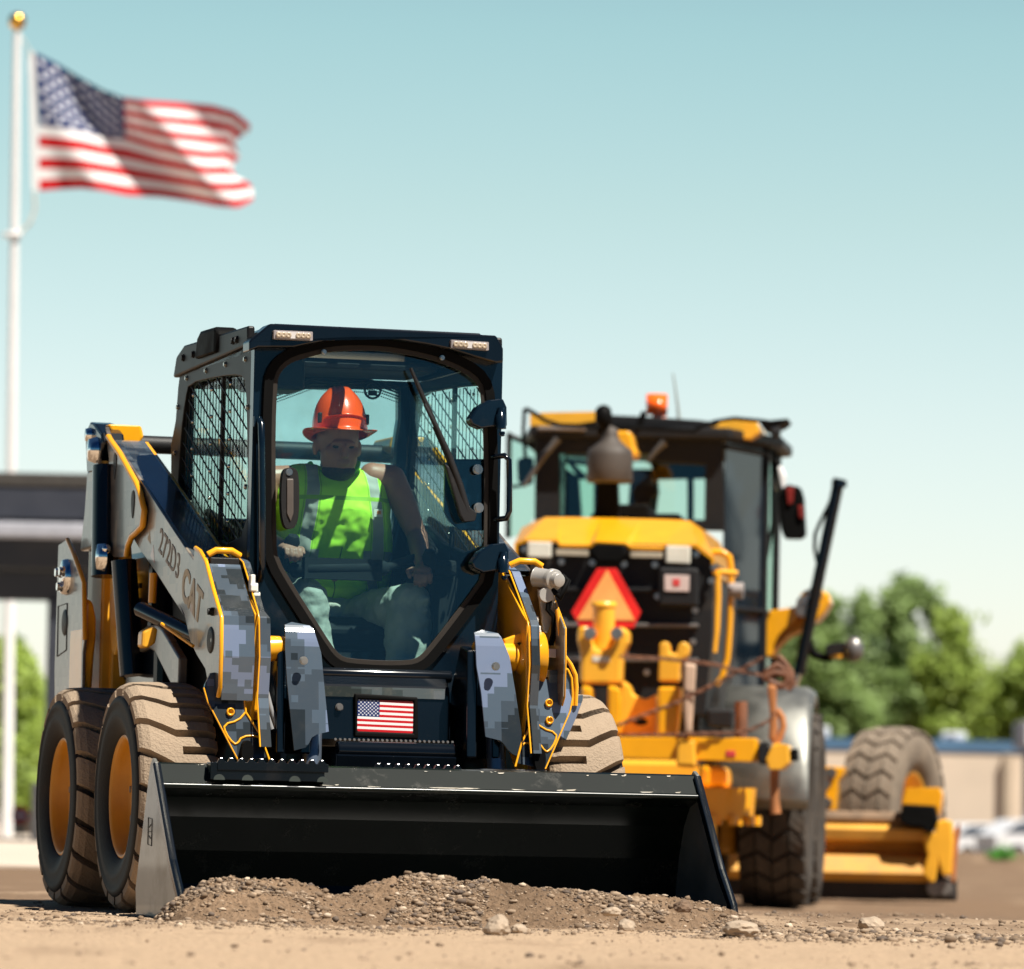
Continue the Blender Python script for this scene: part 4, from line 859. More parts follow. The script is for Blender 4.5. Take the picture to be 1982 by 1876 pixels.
for s in (-1, 1):
    aw = empty('lift_arm', (0, 0, 0)); aw.parent = LD
    b = MB(); b.prism(armpoly, 'u', s*ARM_O, s*(ARM_O-.012)); b.build('outer_plate', [CAMOD], aw, .003)
    # rolled yellow edge of the outer plate
    b = MB(); path = notch+fe[:4]
    b.tube([(s*(ARM_O-.004), p[0], p[1]) for p in path], .0085 if s < 0 else .003, 8); b.build('yellow_edge', YEL, aw)
    # top face, with its hoses' guard plate
    tp = up_edge
    vs = []; fs = []
    for k, p in enumerate(tp): vs += [(s*(ARM_O-.012), p[0], p[1]), (s*ARM_I, p[0], p[1]), (s*(ARM_O-.012), p[0]-.004, p[1]-.02), (s*ARM_I, p[0]-.004, p[1]-.02)]
    for k in range(len(tp)-1):
        o = k*4; fs += [(o, o+1, o+5, o+4), (o+2, o+6, o+7, o+3), (o, o+4, o+6, o+2), (o+1, o+3, o+7, o+5)]
    b = MB(); b.add(vs, fs); b.build('top_plate', CAMOT, aw, .003)
    inner = [(p[0]+.0, p[1]-.002) for p in up_edge]+[(front_v(1.36)+.03, 1.36), (front_v(1.10)+.012, 1.11), (front_v(.85)+.012, .85), (-.40, .70), (-.45, .56), (-.42, .50), (-.25, .62), (-.10, .85)]+[(p[0]-.0, p[1]+.01) for p in lo_edge]
    b = MB(); b.prism(inner, 'u', s*ARM_I, s*(ARM_I-.014)); b.build('inner_plate', YEL, aw, .003)
    b = MB(); b.prism([(p[0], p[1]+.006) for p in lo_edge]+[(p[0], p[1]+.022) for p in reversed(lo_edge)], 'u', s*(ARM_O-.013), s*(ARM_I+.001)); b.build('bottom_plate', YEL, aw)
    # camouflaged front face between the plates
    zs = [.79, .85, .95, 1.05, 1.085, 1.10, 1.13, 1.2, 1.30]; vs = []; fs = []
    for z in zs: f = front_v(z)+.004; vs += [(s*(ARM_O-.014), f, z), (s*(ARM_I+.002), f, z), (s*(ARM_O-.014), f+.02, z), (s*(ARM_I+.002), f+.02, z)]
    for k in range(len(zs)-1): o = k*4; fs += [(o, o+1, o+5, o+4), (o+2, o+6, o+7, o+3), (o, o+4, o+6, o+2), (o+1, o+3, o+7, o+5)]
    if s < 0: b = MB(); b.add(vs, fs); b.build('front_face', CAMO, aw, .002)
    b = MB(); z = 1.345; b.tube([(s*(ARM_O-.016), front_v(1.30)+.03, 1.335), (s*.62, front_v(1.31)+.01, 1.352), (s*.56, front_v(1.31)+.01, 1.352), (s*(ARM_I-.004), front_v(1.30)+.04, 1.335)], .013, 10); b.build('cross_tube', YEL, aw)
    if s < 0: b = MB(); b.bb((s*(ARM_O-.02), front_v(1.30)+.01, 1.295), (s*(ARM_I+.004), front_v(1.30)+.05, 1.325)); b.build('rubber_pad', MATTE, aw, .004)
    # narrow guard strip inside, with yellow rim
    zs = [.62, .70, .80, .95, 1.08, 1.095, 1.12, 1.22, 1.31, 1.335]; vs = []; fs = []
    for z in zs: f = front_v(max(z, .8))-.006+max(0, z-1.3)*.8-max(0, .8-z)*.35; u1 = (.474 if z < 1.1 else .49) if s < 0 else .561; u0_ = ARM_I-.016 if s < 0 else ARM_I-.002; vs += [(s*u0_, f, z), (s*u1, f, z), (s*u0_, f+.012, z), (s*u1, f+.012, z)]
    for k in range(len(zs)-1): o = k*4; fs += [(o, o+1, o+5, o+4), (o+2, o+6, o+7, o+3), (o, o+4, o+6, o+2), (o+1, o+3, o+7, o+5)]
    fs += [(0, 2, 3, 1), (len(zs)*4-4, len(zs)*4-3, len(zs)*4-1, len(zs)*4-2)]
    b = MB(); b.add(vs, fs); b.build('hose_guard', CAMO, aw, .002)
    b = MB(); b.tube([(s*(ARM_I-.012), front_v(max(z, .8))-.008+max(0, z-1.3)*.8-max(0, .8-z)*.35, z) for z in zs], .0035, 8); b.build('yellow_edge', YEL, aw)
    # foot down to the coupler
    ft = L.V(3, -.50, (1072, 388), (1226, 388), (1240, 620), (1290, 720), (1345, 850), (1372, 925), (1188, 925), (1130, 800), (1085, 700), (1030, 580), (1012, 500))
    ft = [(abs(p[0]), p[1]) for p in ft]
    def fv_(z): return lerp(-.49, -.41, (z-.54)/.31)
    m = MB(); sheet(m, ft, fv_, .02, .02, s); m.build('foot_plate', CAMO, aw, .003)
    m = MB(); m.prism([(s*(.56-.022*cos(a)), .598+.045*sin(a)) for a in [k*pi/8 for k in range(16)]], 'v', fv_(.598)-.034, fv_(.598)+.03); m.build('foot_hole', RUB, aw)
    ed = [ft[10], ft[9], ft[8], ft[7], ft[6]]; b = MB(); b.tube([(s*p[0], fv_(p[1])-.002, p[1]) for p in ed], .003, 8)
    ed = L.V(3, -.5, (1245, 640), (1200, 690), (1115, 710), (1120, 760), (1165, 825), (1190, 820), (1215, 780), (1300, 775), (1325, 800)); ed = [ed[0]]+[q_ for a_, b_ in zip(ed, ed[1:]) for q_ in ((lerp(a_[0], b_[0], .28), lerp(a_[1], b_[1], .28)), (lerp(a_[0], b_[0], .72), lerp(a_[1], b_[1], .72)))]+[ed[-1]]; b.tube([(s*abs(p[0]), fv_(p[1])-.001, p[1]) for p in ed], .0042, 8)
    ed = L.V(3, -.5, (1240, 400), (1245, 640), (1320, 770), (1365, 920)); b.tube([(s*abs(p[0]), fv_(p[1])-.002, p[1]) for p in ed], .0042, 8); b.build('weld_edges', YEL, aw)
    for x, y in ((1145, 538), (1145, 640)):
        c = L.V(3, -.47, (x, y))[0]; b = MB(); f = fv_(c[1]); b.lathe([(-.004, .013), (.006, .016), (.012, .012), (.006, .008), (0, 0)], (s*abs(c[0]), f-.002, c[1]), (0, -1, 0), 16); b.build('plug', YEL, aw)
    c = L.U(2, -.67, (1298, 1662))[0]; b = MB(); b.bolt((s*ARM_O, c[0], c[1]), (s, 0, 0), .013, .02); b.build('arm_bolt', MATTE, aw)
    c = L.U(15, -.67, (862, 1690))[0]; b = MB(); b.lathe([(0, .05), (.004, .045), (-.002, .0)], (s*(ARM_O+.001), c[0], c[1]), (s, 0, 0), 24); b.build('arm_hole', MATTE, aw)
    # hydraulic couplers and hoses inside the arm
    b = MB()
    for k, (x, y) in enumerate(((1372, 1080), (1405, 1180), (1430, 1285), (1452, 1415))):
        c = L.V(15, -.34, (x, y))[0]
        if s > 0: c = (.585+.012*k, c[1]-.12-.02*k)
        b.box((s*abs(c[0]), -.345, c[1]), (.026, .03, .026)); b.bb((s*abs(c[0])-.009, -.34, c[1]-.012), (s*abs(c[0])+.009, -.30, c[1]+.05))
    b.build('fittings', mat('white_fitting', (.75, .72, .64), .4), aw, .004)
    if s > 0:      # the big auxiliary coupler on the right arm, and the lower camouflage cover
        GRY = mat('cast_grey', (.42, .40, .37), .35, metal=.3); q = L.V(5, -.33, (520, 380), (625, 395), (560, 505), (600, 470), (690, 430))
        b = MB(); b.cyl((q[0][0], -.30, q[0][1]), (q[1][0], -.36, q[1][1]-.005), .036, 24); b.lathe([(0, .042), (.02, .04), (.022, .028), (.05, .026), (.052, .0)], (q[1][0]-.012, -.35, q[1][1]-.004), (.35, -1, -.1), 24); b.cyl((q[2][0], -.34, q[2][1]), (q[2][0], -.37, q[2][1]), .028, 20); b.build('auxiliary_coupler', GRY, aw, .002)
        b = MB(); b.tube([(q[3][0], -.36, q[3][1]), (q[3][0]+.03, -.38, q[3][1]-.03), (q[4][0]-.01, -.38, q[4][1]-.02), (q[4][0]+.008, -.37, q[4][1]+.01), (q[4][0]-.015, -.36, q[4][1]+.03)], .012, 8); b.build('dust_cap', RUB, aw)
        q = L.V(5, -.36, (540, 460), (650, 500), (650, 640), (600, 760), (575, 740)); b = MB(); b.prism(q, 'v', -.33, -.31); b.build('coupler_plate', GRY, aw, .004)
        for xx in (595, 612):
            q = L.V(5, -.37, (xx, 540), (xx-8, 600), (xx+35, 650), (xx+30, 760), (xx+10, 840)); b = MB(); b.tube([(p[0], -.36, p[1]) for p in q], .007, 8); b.build('hose', RUB, aw)
        q = L.V(5, -.37, (578, 862), (650, 866), (646, 925), (576, 918)); b = MB(); b.prism(q, 'v', -.375, -.36); b.build('white_tag', WHITE, aw, .002)
        q = L.V(5, -.36, (575, 1015), (590, 1005), (735, 1012), (752, 1030), (752, 1180), (805, 1172), (803, 1210), (758, 1330), (690, 1480), (570, 1400)); b = MB(); b.prism(q, 'v', -.40, -.385); b.build('camo_cover', CAMO, aw, .004)
        q = L.V(5, -.40, (648, 600), (668, 760), (690, 900), (740, 970), (772, 1040), (778, 1120), (772, 1245), (750, 1245), (752, 1160), (745, 1060), (720, 1005), (660, 975)); b = MB(); b.tube([(p[0], -.405, p[1]) for p in q[:7]], .0085, 8); b.tube([(p[0], -.405, p[1]) for p in q[7:]], .005, 8); b.build('yellow_rim', YEL, aw)
    if s > 0:
        q = L.V(5, -.36, (430, 700), (452, 678), (480, 682), (508, 720), (520, 810), (518, 1180), (490, 1165), (440, 1000), (395, 862), (360, 850), (300, 884), (286, 800), (410, 752)); b = MB(); b.prism(q, 'v', -.375, -.34); b.build('pivot_bracket', YEL, aw, .012, 3)
        q = L.V(5, -.38, (402, 842))[0]; b = MB(); b.bolt((q[0], -.375, q[1]), (0, -1, 0), .010, .012); b.build('bracket_bolt', MATTE, aw)
    hz = L.V(3, -.40, (1305, 140), (1300, 300), (1300, 500), (1330, 620), (1370, 740)); b = MB(); b.tube([(s*abs(p[0]), -.40, p[1]) for p in hz], .010, 10); b.tube([(s*(abs(p[0])-.024), -.385, p[1]+.01) for p in hz], .010, 10); (b.build('hose', mat('grey_hose', (.28, .28, .28), .4), aw) if s < 0 else None)
    b = MB(); b.cyl((s*.50, -.36, .98), (s*.335, -.36, 1.0), .055, 24, .033); b.lathe([(0, .045), (-.02, .07), (-.06, .085), (-.10, .10)], (s*.50, -.36, .98), (-s, 0, 0), 24); b.build('pivot_boss', YEL, aw, .004)
    b = MB(); b.prism([(-.40, .96), (-.36, 1.12), (-.28, 1.10), (-.22, .90), (-.30, .72), (-.40, .75)], 'u', s*.515, s*.46); (b.build('pivot_plate', YEL, aw, .008) if s < 0 else None)
    # decals
    rot = Matrix(((0, 0, -s if False else -1, 0), (-1, 0, 0, 0), (0, 1, 0, 0), (0, 0, 0, 1))) if s < 0 else Matrix(((0, 0, 1, 0), (1, 0, 0, 0), (0, 1, 0, 0), (0, 0, 0, 1)))
    ang = math.atan2(up_edge[0][1]-up_edge[4][1], up_edge[0][0]-up_edge[4][0])
    rr = rot @ Matrix.Rotation(-ang if s < 0 else ang, 4, 'Z')
    c = L.U(15, -.667, (650, 1180))[0]; text('CAT', (s*(ARM_O+.001), c[0], c[1]), .175, CREAM, aw, 'decal', 0, rr, font_w=.005)
    c = L.U(15, -.667, (655, 1300))[0]
    b = MB(); b.prism([(c[0]-.05, c[1]-.05), (c[0]+.035, c[1]-.01), (c[0]+.005, c[1]+.05)], 'u', s*(ARM_O+.0002), s*(ARM_O+.0008)); b.build('decal_triangle', mat('decal_orange', (.40, .20, .08), .3), aw)
    c = L.U(15, -.667, (385, 690))[0]; text('272D3', (s*(ARM_O+.001), c[0], c[1]), .14, DECW, aw, 'decal', 0, rr)
    for (x, y, sz_) in ((190, 700, .04), (150, 500, .03)):
        c = L.U(15, -.667, (x, y))[0]; b = MB(); b.prism([(c[0]-sz_, c[1]-sz_*.8), (c[0]+sz_, c[1]), (c[0]-sz_*.2, c[1]+sz_)], 'u', s*(ARM_O+.0002), s*(ARM_O+.0008)); b.build('decal_mark', DECR if y > 600 else CREAM, aw)
    # rear knuckle plate of the arm, with its yellow rim
    KP = L.U(2, -.685, (492, 262), (512, 340), (530, 372), (600, 470), (725, 695), (752, 760), (785, 900), (772, 1010), (735, 1050), (690, 1090), (662, 1160), (650, 1240), (625, 1250), (560, 1250), (528, 1230), (530, 900), (520, 500))
    b = MB(); b.prism(KP, 'u', s*.685, s*.668); b.build('knuckle_plate', CAMOD, aw, .003)
    b = MB(); b.tube([(s*.682, p[0], p[1]) for p in KP[1:12]], .013, 8); b.build('yellow_edge', YEL, aw)
    c = L.U(2, -.69, (695, 850), (560, 560)); b = MB()
    for q in c: b.prism([(q[0]+.05*sin(a)*(.5+.2*cos(a)), q[1]+.055*cos(a)) for a in [k*pi/6 for k in range(12)]], 'u', s*.6855, s*.688)
    b.build('knuckle_hole', MATTE, aw)
    # yellow head box on the arm end
    hb = L.V(2, 1.62, (485, 250), (745, 262), (765, 345), (740, 385), (545, 385), (520, 330))
    b = MB(); b.prism([(s*abs(p[0]), p[1]) for p in hb], 'v', 1.56, 1.85); b.build('arm_head', YEL, aw, .012, 3)
# torque tube
c = L.V(2, 1.7, (785, 330), (785, 465)); zc = (c[0][1]+c[1][1])/2; b = MB(); b.cyl((-.56, 1.70, zc), (.56, 1.70, zc), abs(c[0][1]-c[1][1])/2, 24); b.build('torque_tube', MATTE, LD)
# --- rear towers, cylinders, links
for s in (-1, 1):
    tw = empty('tower', (0, 0, 0)); tw.parent = LD
    SP = L.U(2, -.74, (138, 1160), (205, 1116), (250, 1220), (330, 1445), (335, 1876)); SP2 = L.U(3, -.74, (290, 300), (285, 552), (210, 620), (130, 760), (128, 400), (140, 0))
    poly = SP+SP2
    b = MB(); b.prism(poly, 'u', s*.74, s*.728); b.build('side_plate', CAMOD, tw, .003)
    b = MB(); b.tube([(s*.738, p[0], p[1]) for p in SP[1:]], .010, 8); b.build('yellow_edge', YEL, tw)
    v0 = SP[3][0]
    c = L.U(2, -.745, (195, 1400))[0]; b = MB()
    b.lathe([(0, .075), (.02, .07), (.02, .0)], (s*.74, c[0], c[1]), (s, 0, 0), 24)
    for k in range(3): a = k*2.1+.5; b.bolt((s*.762, c[0]+.045*cos(a), c[1]+.04*sin(a)), (s, 0, 0), .018, .02)
    b.build('pin_cap', CHROME, tw)
    d = L.U(16, -.741, (200, 745), (105, 775), (95, 1300), (190, 1230)); b = MB(); b.tube([(s*.7405, p[0], p[1]) for p in d], .003, 5, closed=True); b.build('door_seam', MATTE, tw)
    c = L.U(16, -.742, (172, 945))[0]; b = MB(); b.lathe([(0, .055), (.004, .05), (.001, 0)], (s*.74, c[0], c[1]), (s, 0, 0), 24); b.build('port', MATTE, tw)
    # forward facing yellow post of the tower
    YP = L.V(16, v0, (375, 690), (465, 715), (500, 900), (500, 1090), (478, 1300), (455, 1715), (340, 1715), (355, 1100))
    b = MB(); b.prism([(s*abs(p[0]), p[1]) for p in YP], 'v', v0-.01, v0+.25); b.build('yellow_post', YEL, tw, .03, 4)
    b = MB(); b.bb((s*.60, v0+.02, .75), (s*.66, v0+.3, 1.45)); b.bb((s*.4, v0+.0, .8), (s*.62, v0+.2, 1.35)); b.build('inner_post', YELD, tw, .01)
    # rear link
    RL = L.U(2, -.70, (355, 600), (452, 575), (430, 860), (385, 1180), (300, 1205), (335, 900)); b = MB(); b.prism(RL, 'u', s*.70, s*.62); b.build('rear_link', CAMOD, tw, .01)
    RB = L.U(2, -.70, (350, 300), (385, 228), (420, 240), (470, 310), (480, 380), (460, 520), (440, 590), (360, 605), (352, 420)); b = MB(); b.prism(RB, 'u', s*.705, s*.61); rb = b.build('link_bracket', BLACK, tw, .01)
    c = L.U(2, -.71, (415, 440), (372, 325)); b = MB(); b.lathe([(0, .055), (.03, .045), (.035, 0)], (s*.705, *c[0]), (s, 0, 0), 20); b.lathe([(0, .03), (.02, .025), (.02, 0)], (s*.705, *c[1]), (s, 0, 0), 16); b.build('pin', CHROME, rb)
    # lift cylinder
    ca, cb_ = L.V(2, 1.45, (500, 560), (470, 1400)); b = MB(); b.cyl((s*abs(ca[0]), 1.45, ca[1]), (s*abs(cb_[0]), 1.40, cb_[1]), .055, 20); b.build('lift_cylinder', BLACK, tw)
    b = MB(); c = L.V(2, 1.35, (540, 1250))[0]; b.lathe([(0, .06), (.03, .05), (.035, 0)], (s*abs(c[0])-s*-.03, 1.35, c[1]), (s, 0, 0), 20); b.ell((s*(abs(c[0])+.03), 1.31, c[1]+.03), (.02, .02, .02)); b.build('cylinder_pin', CHROME, tw)
    # hooked yellow plate in the middle
    MP_ = L.U(16, -.64, (640, 520), (650, 300), (690, 120), (735, 12), (770, 120), (782, 300), (790, 520), (760, 760), (745, 950), (715, 1200), (690, 1290), (655, 1240), (638, 1000))
    b = MB(); b.prism(MP_, 'u', s*.64, s*.60); b.build('hook_plate', YELD, tw, .01)
    c = L.U(16, -.645, (690, 780))[0]; b = MB(); b.lathe([(0, .09), (.004, .08), (.001, 0)], (s*.642, c[0], c[1]), (s, 0, 0), 24); b.build('hook_hole', RIMY, tw)
    b = MB(); bp = L.V(16, 1.0, (790, 300), (850, 1500)); b.cyl((s*abs(bp[0][0]), 1.0, bp[0][1]), (s*abs(bp[1][0]), .95, bp[1][1]), .05, 16); b.build('black_strut', BLACK, tw)
    b = MB(); tb = L.V(3, .75, (445, 300), (560, 560)); b.bb((s*.52, .70, .8), (s*.64, 1.25, 1.08)); b.build('tank', BLACK, tw, .03)
    yb = L.V(16, .7, (1100, 430), (1085, 740)); b = MB(); b.cyl((s*abs(yb[0][0]), .7, yb[0][1]), (s*abs(yb[1][0]), .7, yb[1][1]), .016, 10); b.build('yellow_rod', YEL, tw)
    # lower control link seen under the arm
    LK = L.U(3, -.655, (612, 300), (622, 190), (650, 150), (712, 138), (745, 170), (840, 330), (835, 480), (790, 480), (700, 300), (660, 275))
    b = MB(); b.prism(LK, 'u', s*.655, s*.62); b.build('control_link', CAMOD, tw, .008)
    LK2 = L.V(3, .3, (625, 180), (680, 150), (715, 165), (700, 250), (650, 280), (620, 270)); b = MB(); b.prism([(s*abs(p[0]), p[1]) for p in LK2], 'v', .28, .36); b.build('link_boss', YELD, tw, .01)
    tc_ = L.V(15, .2, (260, 1300), (620, 1800)); b = MB(); b.cyl((s*abs(tc_[0][0]), .5, tc_[0][1]), (s*.56, -.2, tc_[1][1]-.02), .03, 14); b.build('tilt_cylinder', BLACK, tw)
    b = MB(); yl = L.V(15, 0, (370, 1490), (600, 1770)); b.tube([(s*abs(yl[0][0]), .1, yl[0][1]), (s*abs(yl[1][0]), -.1, yl[1][1])], .007, 6); b.build('brake_line', YEL, tw)

# --- bucket
BUCK = mat('bucket_black', (.005, .008, .0065), .24, coat=0, spec=.25, var=.25, vscale=3, dust=.10, dustcol=(.13, .11, .08), dscale=7)
BK = empty('bucket', (0, 0, 0)); BK.parent = LD; BK['label'] = 'wide glossy black bucket resting on the ground'
BW = 1.02
outer = [(-.985, .545), (-1.045, .475), (-1.04, .462)]
shell = [(-.985, .545), (-1.05, .472), (-1.035, .455), (-.94, .43), (-.875, .36), (-.82, .24), (-.79, .12), (-.815, .045), (-.90, .025), (-1.20, .022), (-1.42, .020)]
inn = [(-1.42, .006), (-.9, .004), (-.80, .012), (-.765, .08), (-.765, .14), (-.797, .25), (-.855, .38), (-.925, .455), (-.955, .53), (-.965, .552)]
b = MB(); b.prism(shell+inn, 'u', -BW+.012, BW-.012); b.build('shell', BUCK, BK, .004, 2)
b = MB(); b.tube([(-BW+.01, -1.047, .468), (BW-.01, -1.047, .468)], .012, 12); b.build('lip_roll', BUCK, BK)
sp = [(-.955, .565), (-.99, .55), (-1.05, .465), (-1.43, .075), (-1.44, .035), (-1.43, .0), (-1.18, -.012), (-.93, .005), (-.90, .05)]
bl_ = L.U(3, -1.02, (672, 940), (590, 1780)); 
sp = [(-.965, .565), (-1.0, .55), (-1.16, .37), (-1.30, .21), (-1.44, .085), (-1.455, .05), (-1.44, .0), (-.96, -.012), (-.76, .0), (-.74, .10), (-.93, .54)]
STL = mat('side_cutter', (.12, .125, .115), .35, coat=.4, var=.25, vscale=5, dust=.25, dustcol=(.24, .2, .15), dscale=4)
for s in (-1, 1):
    b = MB(); b.prism(sp, 'u', s*BW, s*(BW-.014)); pl = b.build('side_plate', STL, BK, .003)
    b = MB(); b.prism([(p[0], p[1]) for p in sp[1:7]]+[(sp[6][0]+.035, sp[6][1]+.0), (sp[4][0]+.045, sp[4][1]-.0), (-1.28, .18), (-1.14, .34), (-.985, .52)], 'u', s*(BW+.006), s*(BW-.022)); b.build('side_edge', BLACK, pl, .004)
    c = L.U(3, -1.022, (672, 1325))[0]; b = MB()
    b.tube([(s*(BW+.001), c[0]+dv, c[1]+dz) for dv, dz in ((-.03, .045), (.03, .05), (.03, -.045), (-.03, -.05))], .0016, 4, closed=True)
    for dz in (-.025, 0, .025): b.tube([(s*(BW+.001), c[0]-.015, c[1]+dz), (s*(BW+.001), c[0]+.015, c[1]+dz*.6)], .0016, 4)
    b.build('stamped_mark', MATTE, pl)
b = MB(); b.bb((-BW+.02, -1.46, .006), (BW-.02, -1.40, .024)); b.build('cutting_edge', STEEL, BK, .003)
# worn paint on the top lip
SCR = mat('bare_scrape', (.42, .38, .30), .5)
rr = random.Random(5)
for k in range(46):
    u = rr.uniform(-.95, .98); t = rr.choice((rr.uniform(.0, .12), rr.uniform(.86, 1.0))); ln = rr.uniform(.004, .03) if t < .2 else rr.uniform(.01, .09)
    if -.0 > u > -.35 and t > .5: ln *= 1.6
    v = lerp(-.985, -1.05, t)-.0026; z = lerp(.545, .472, t)+.0022; hh = rr.uniform(.0015, .0035)
    b = MB(); b.add([(u, v, z), (u+ln, v-.0002, z-rr.uniform(-.003, .003)), (u+ln*.8, v-hh*.6, z-hh), (u+ln*.2, v-hh*.6, z-hh)], [(0, 1, 2, 3)]); b.build('paint_chip', SCR, BK)
# serrated steps on the bucket top
def step(u0, u1, v, z, name):
    b = MB(); n = int((u1-u0)/.036); T = []
    for k in range(n):
        a = u0+(u1-u0)*k/n; c = (u1-u0)/n; T += [(a, z), (a+c*.22, z+.014), (a+c*.52, z+.014), (a+c*.74, z)]
    T.append((u1, z)); b.prism([(u0, z-.03)]+T+[(u1, z-.03)], 'v', v-.006, v+.006); b.prism([(u0, z-.03)]+[(p[0]+.012, p[1]) for p in T]+[(u1, z-.03)], 'v', v+.05, v+.062)
    b.bb((u0, v, z-.03), (u1, v+.06, z-.022)); return b.build(name, BLACK, BK, .002)
c = L.V(11, -.98, (570, 150), (1255, 165)); step(c[0][0], c[1][0], -1.06, .556, 'step')
c = L.V(4, -.86, (890, 1240), (1560, 1250)); step(c[0][0], c[1][0], -.86, .552, 'step')
st_ = L.V(11, -1.05, (555, 235), (1262, 245)); b = MB(); b.bb((st_[0][0], -1.062, .492), (st_[1][0], -1.0, .554)); b.build('step_recess_shade', BLACK, BK, .002)  # black plate standing in for the shade inside the recess
for x in (600, 775, 1068, 1240):
    b = MB(); c = L.V(11, -1.03, (x, 246))[0]; b.prism([(c[0]+.021*cos(a*pi/8), .492+.020*sin(a*pi/8)) for a in range(9)], 'v', -1.066, -1.060); b.build('recess_hole', mat('green_black', (.05, .06, .055), .2, coat=.8), BK)
# ------------------------------------------------------------------ the operator
def P3(r, x, y, v): c = L.V(r, v, (x, y))[0]; return Vector((c[0], v, c[1]))
PS = empty('person', L.o, L.yaw, 'operator in an orange hard hat and lime green safety vest seated in the loader cab', 'person')
def cap(b, p, q, r0, r1, n=16):
    p, q = Vector(p), Vector(q); b.ell(p, (r0, r0, r0), n, 10); b.ell(q, (r1, r1, r1), n, 10)
    b.tube([p, q], [r0, r1], n)
SKIN = mat('skin', (.36, .165, .115), .5, var=.1, vscale=12); BEARD = mat('beard', (.06, .035, .022), .85, bump=.8, bscale=90)
b = MB()
hc = P3(13, 735, 800, .40)               # middle of the head
nk = P3(13, 735, 1040, .47)
shl = P3(13, 70, 1100, .47); shr = P3(13, 1235, 1090, .47)
hc0 = len(b.v); b.ell(hc+Vector((0, .02, .035)), (.082, .098, .115), 24, 16)               # skull
b.ell(hc+Vector((0, -.015, -.045)), (.072, .078, .085), 20, 14)            # jaw
b.ell(hc+Vector((0, -.05, -.095)), (.038, .035, .028), 14, 10)             # chin
b.ell(hc+Vector((0, -.078, .012)), (.052, .016, .014), 14, 8)              # brow
b.ell(hc+Vector((0, -.098, -.018)), (.012, .018, .028), 10, 8); b.ell(hc+Vector((0, -.102, -.034)), (.018, .017, .012), 10, 8)   # nose
b.ell(hc+Vector((0, -.090, -.060)), (.028, .012, .008), 12, 8); b.ell(hc+Vector((0, -.088, -.070)), (.024, .012, .008), 12, 8)    # lips
for s in (-1, 1):
    b.ell(hc+Vector((s*.045, -.062, -.022)), (.026, .022, .026), 12, 8)    # cheeks
    b.ell(hc+Vector((s*.086, .02, -.012)), (.012, .022, .034), 12, 8)      # ears
def nod(v_, a_=radians(7)):
    q_ = Vector(v_)-hc; return tuple(hc+Vector((q_.x, q_.y*cos(a_)-q_.z*sin(a_)*-1*-1, q_.z*cos(a_)+q_.y*sin(a_))))
b.v = [nod(p) for p in b.v]
cap(b, nk+Vector((0, .02, .06)), nk+Vector((0, .04, -.07)), .062, .075)
b.ell(nk+Vector((0, .05, -.12)), (.19, .09, .08), 20, 12)
cap(b, nk+Vector((0, .06, -.14)), nk+Vector((0, .14, -.42)), .13, .11)
elr = P3(13, 1475, 1660, .42); har = P3(14, 1780, 285, .16)
ell_ = P3(13, -40, 1640, .42); hal = P3(13, 215, 1745, .16)
for sh_, el, ha, s in ((shr, elr, har, 1), (shl, ell_, hal, -1)):
    cap(b, sh_+Vector((-s*.08, .0, .0)), sh_+Vector((0, 0, -.012)), .05, .056); cap(b, sh_+Vector((0, 0, -.012)), lerp(sh_, el, .5), .056, .051); cap(b, lerp(sh_, el, .5), el, .051, .039); cap(b, el, lerp(el, ha, .35), .041, .039); cap(b, lerp(el, ha, .35), ha, .039, .025)
    d = (ha-el).normalized(); side_ = Vector((0, 0, 1)).cross(d).normalized()*s; upv = d.cross(side_).normalized()
    if upv.z < 0: upv = -upv
    pc = ha+d*.045; b.ell(pc, (.040, .046, .020), 14, 10)
    for k, ln in enumerate((.040, .046, .043, .034)):            # four fingers curled over the stick
        o_ = pc+side_*(-.030+.020*k)+d*.034; p1 = o_+d*ln*.55+upv*.004; p2 = p1+d*ln*.30-upv*ln*.55; p3 = p2-d*ln*.22-upv*ln*.42
        cap(b, o_, p1, .0092, .0088, 10); cap(b, p1, p2, .0088, .0082, 10); cap(b, p2, p3, .0082, .0075, 10)
    t0 = pc-side_*.034-d*.012; t1 = t0-side_*.022+d*.026; t2 = t1+d*.028-upv*.012+side_*.006; cap(b, t0, t1, .0115, .0105, 10); cap(b, t1, t2, .0105, .009, 10)
body = b.build('body', SKIN, PS, remesh=.0052, smooth_it=4)
b = MB()
for s in (-1, 1): b.ell(hc+Vector((s*.031, -.080, -.002)), (.013, .007, .006), 10, 8)
b.v = [nod(p) for p in b.v]; b.build('eyes', mat('eye', (.05, .04, .035), .2), PS)
b = MB(); b.ell(hc+Vector((0, -.022, -.098)), (.066, .068, .040), 20, 12); b.v = [nod(p) for p in b.v]; b.build('beard', BEARD, PS, remesh=.006, smooth_it=2)
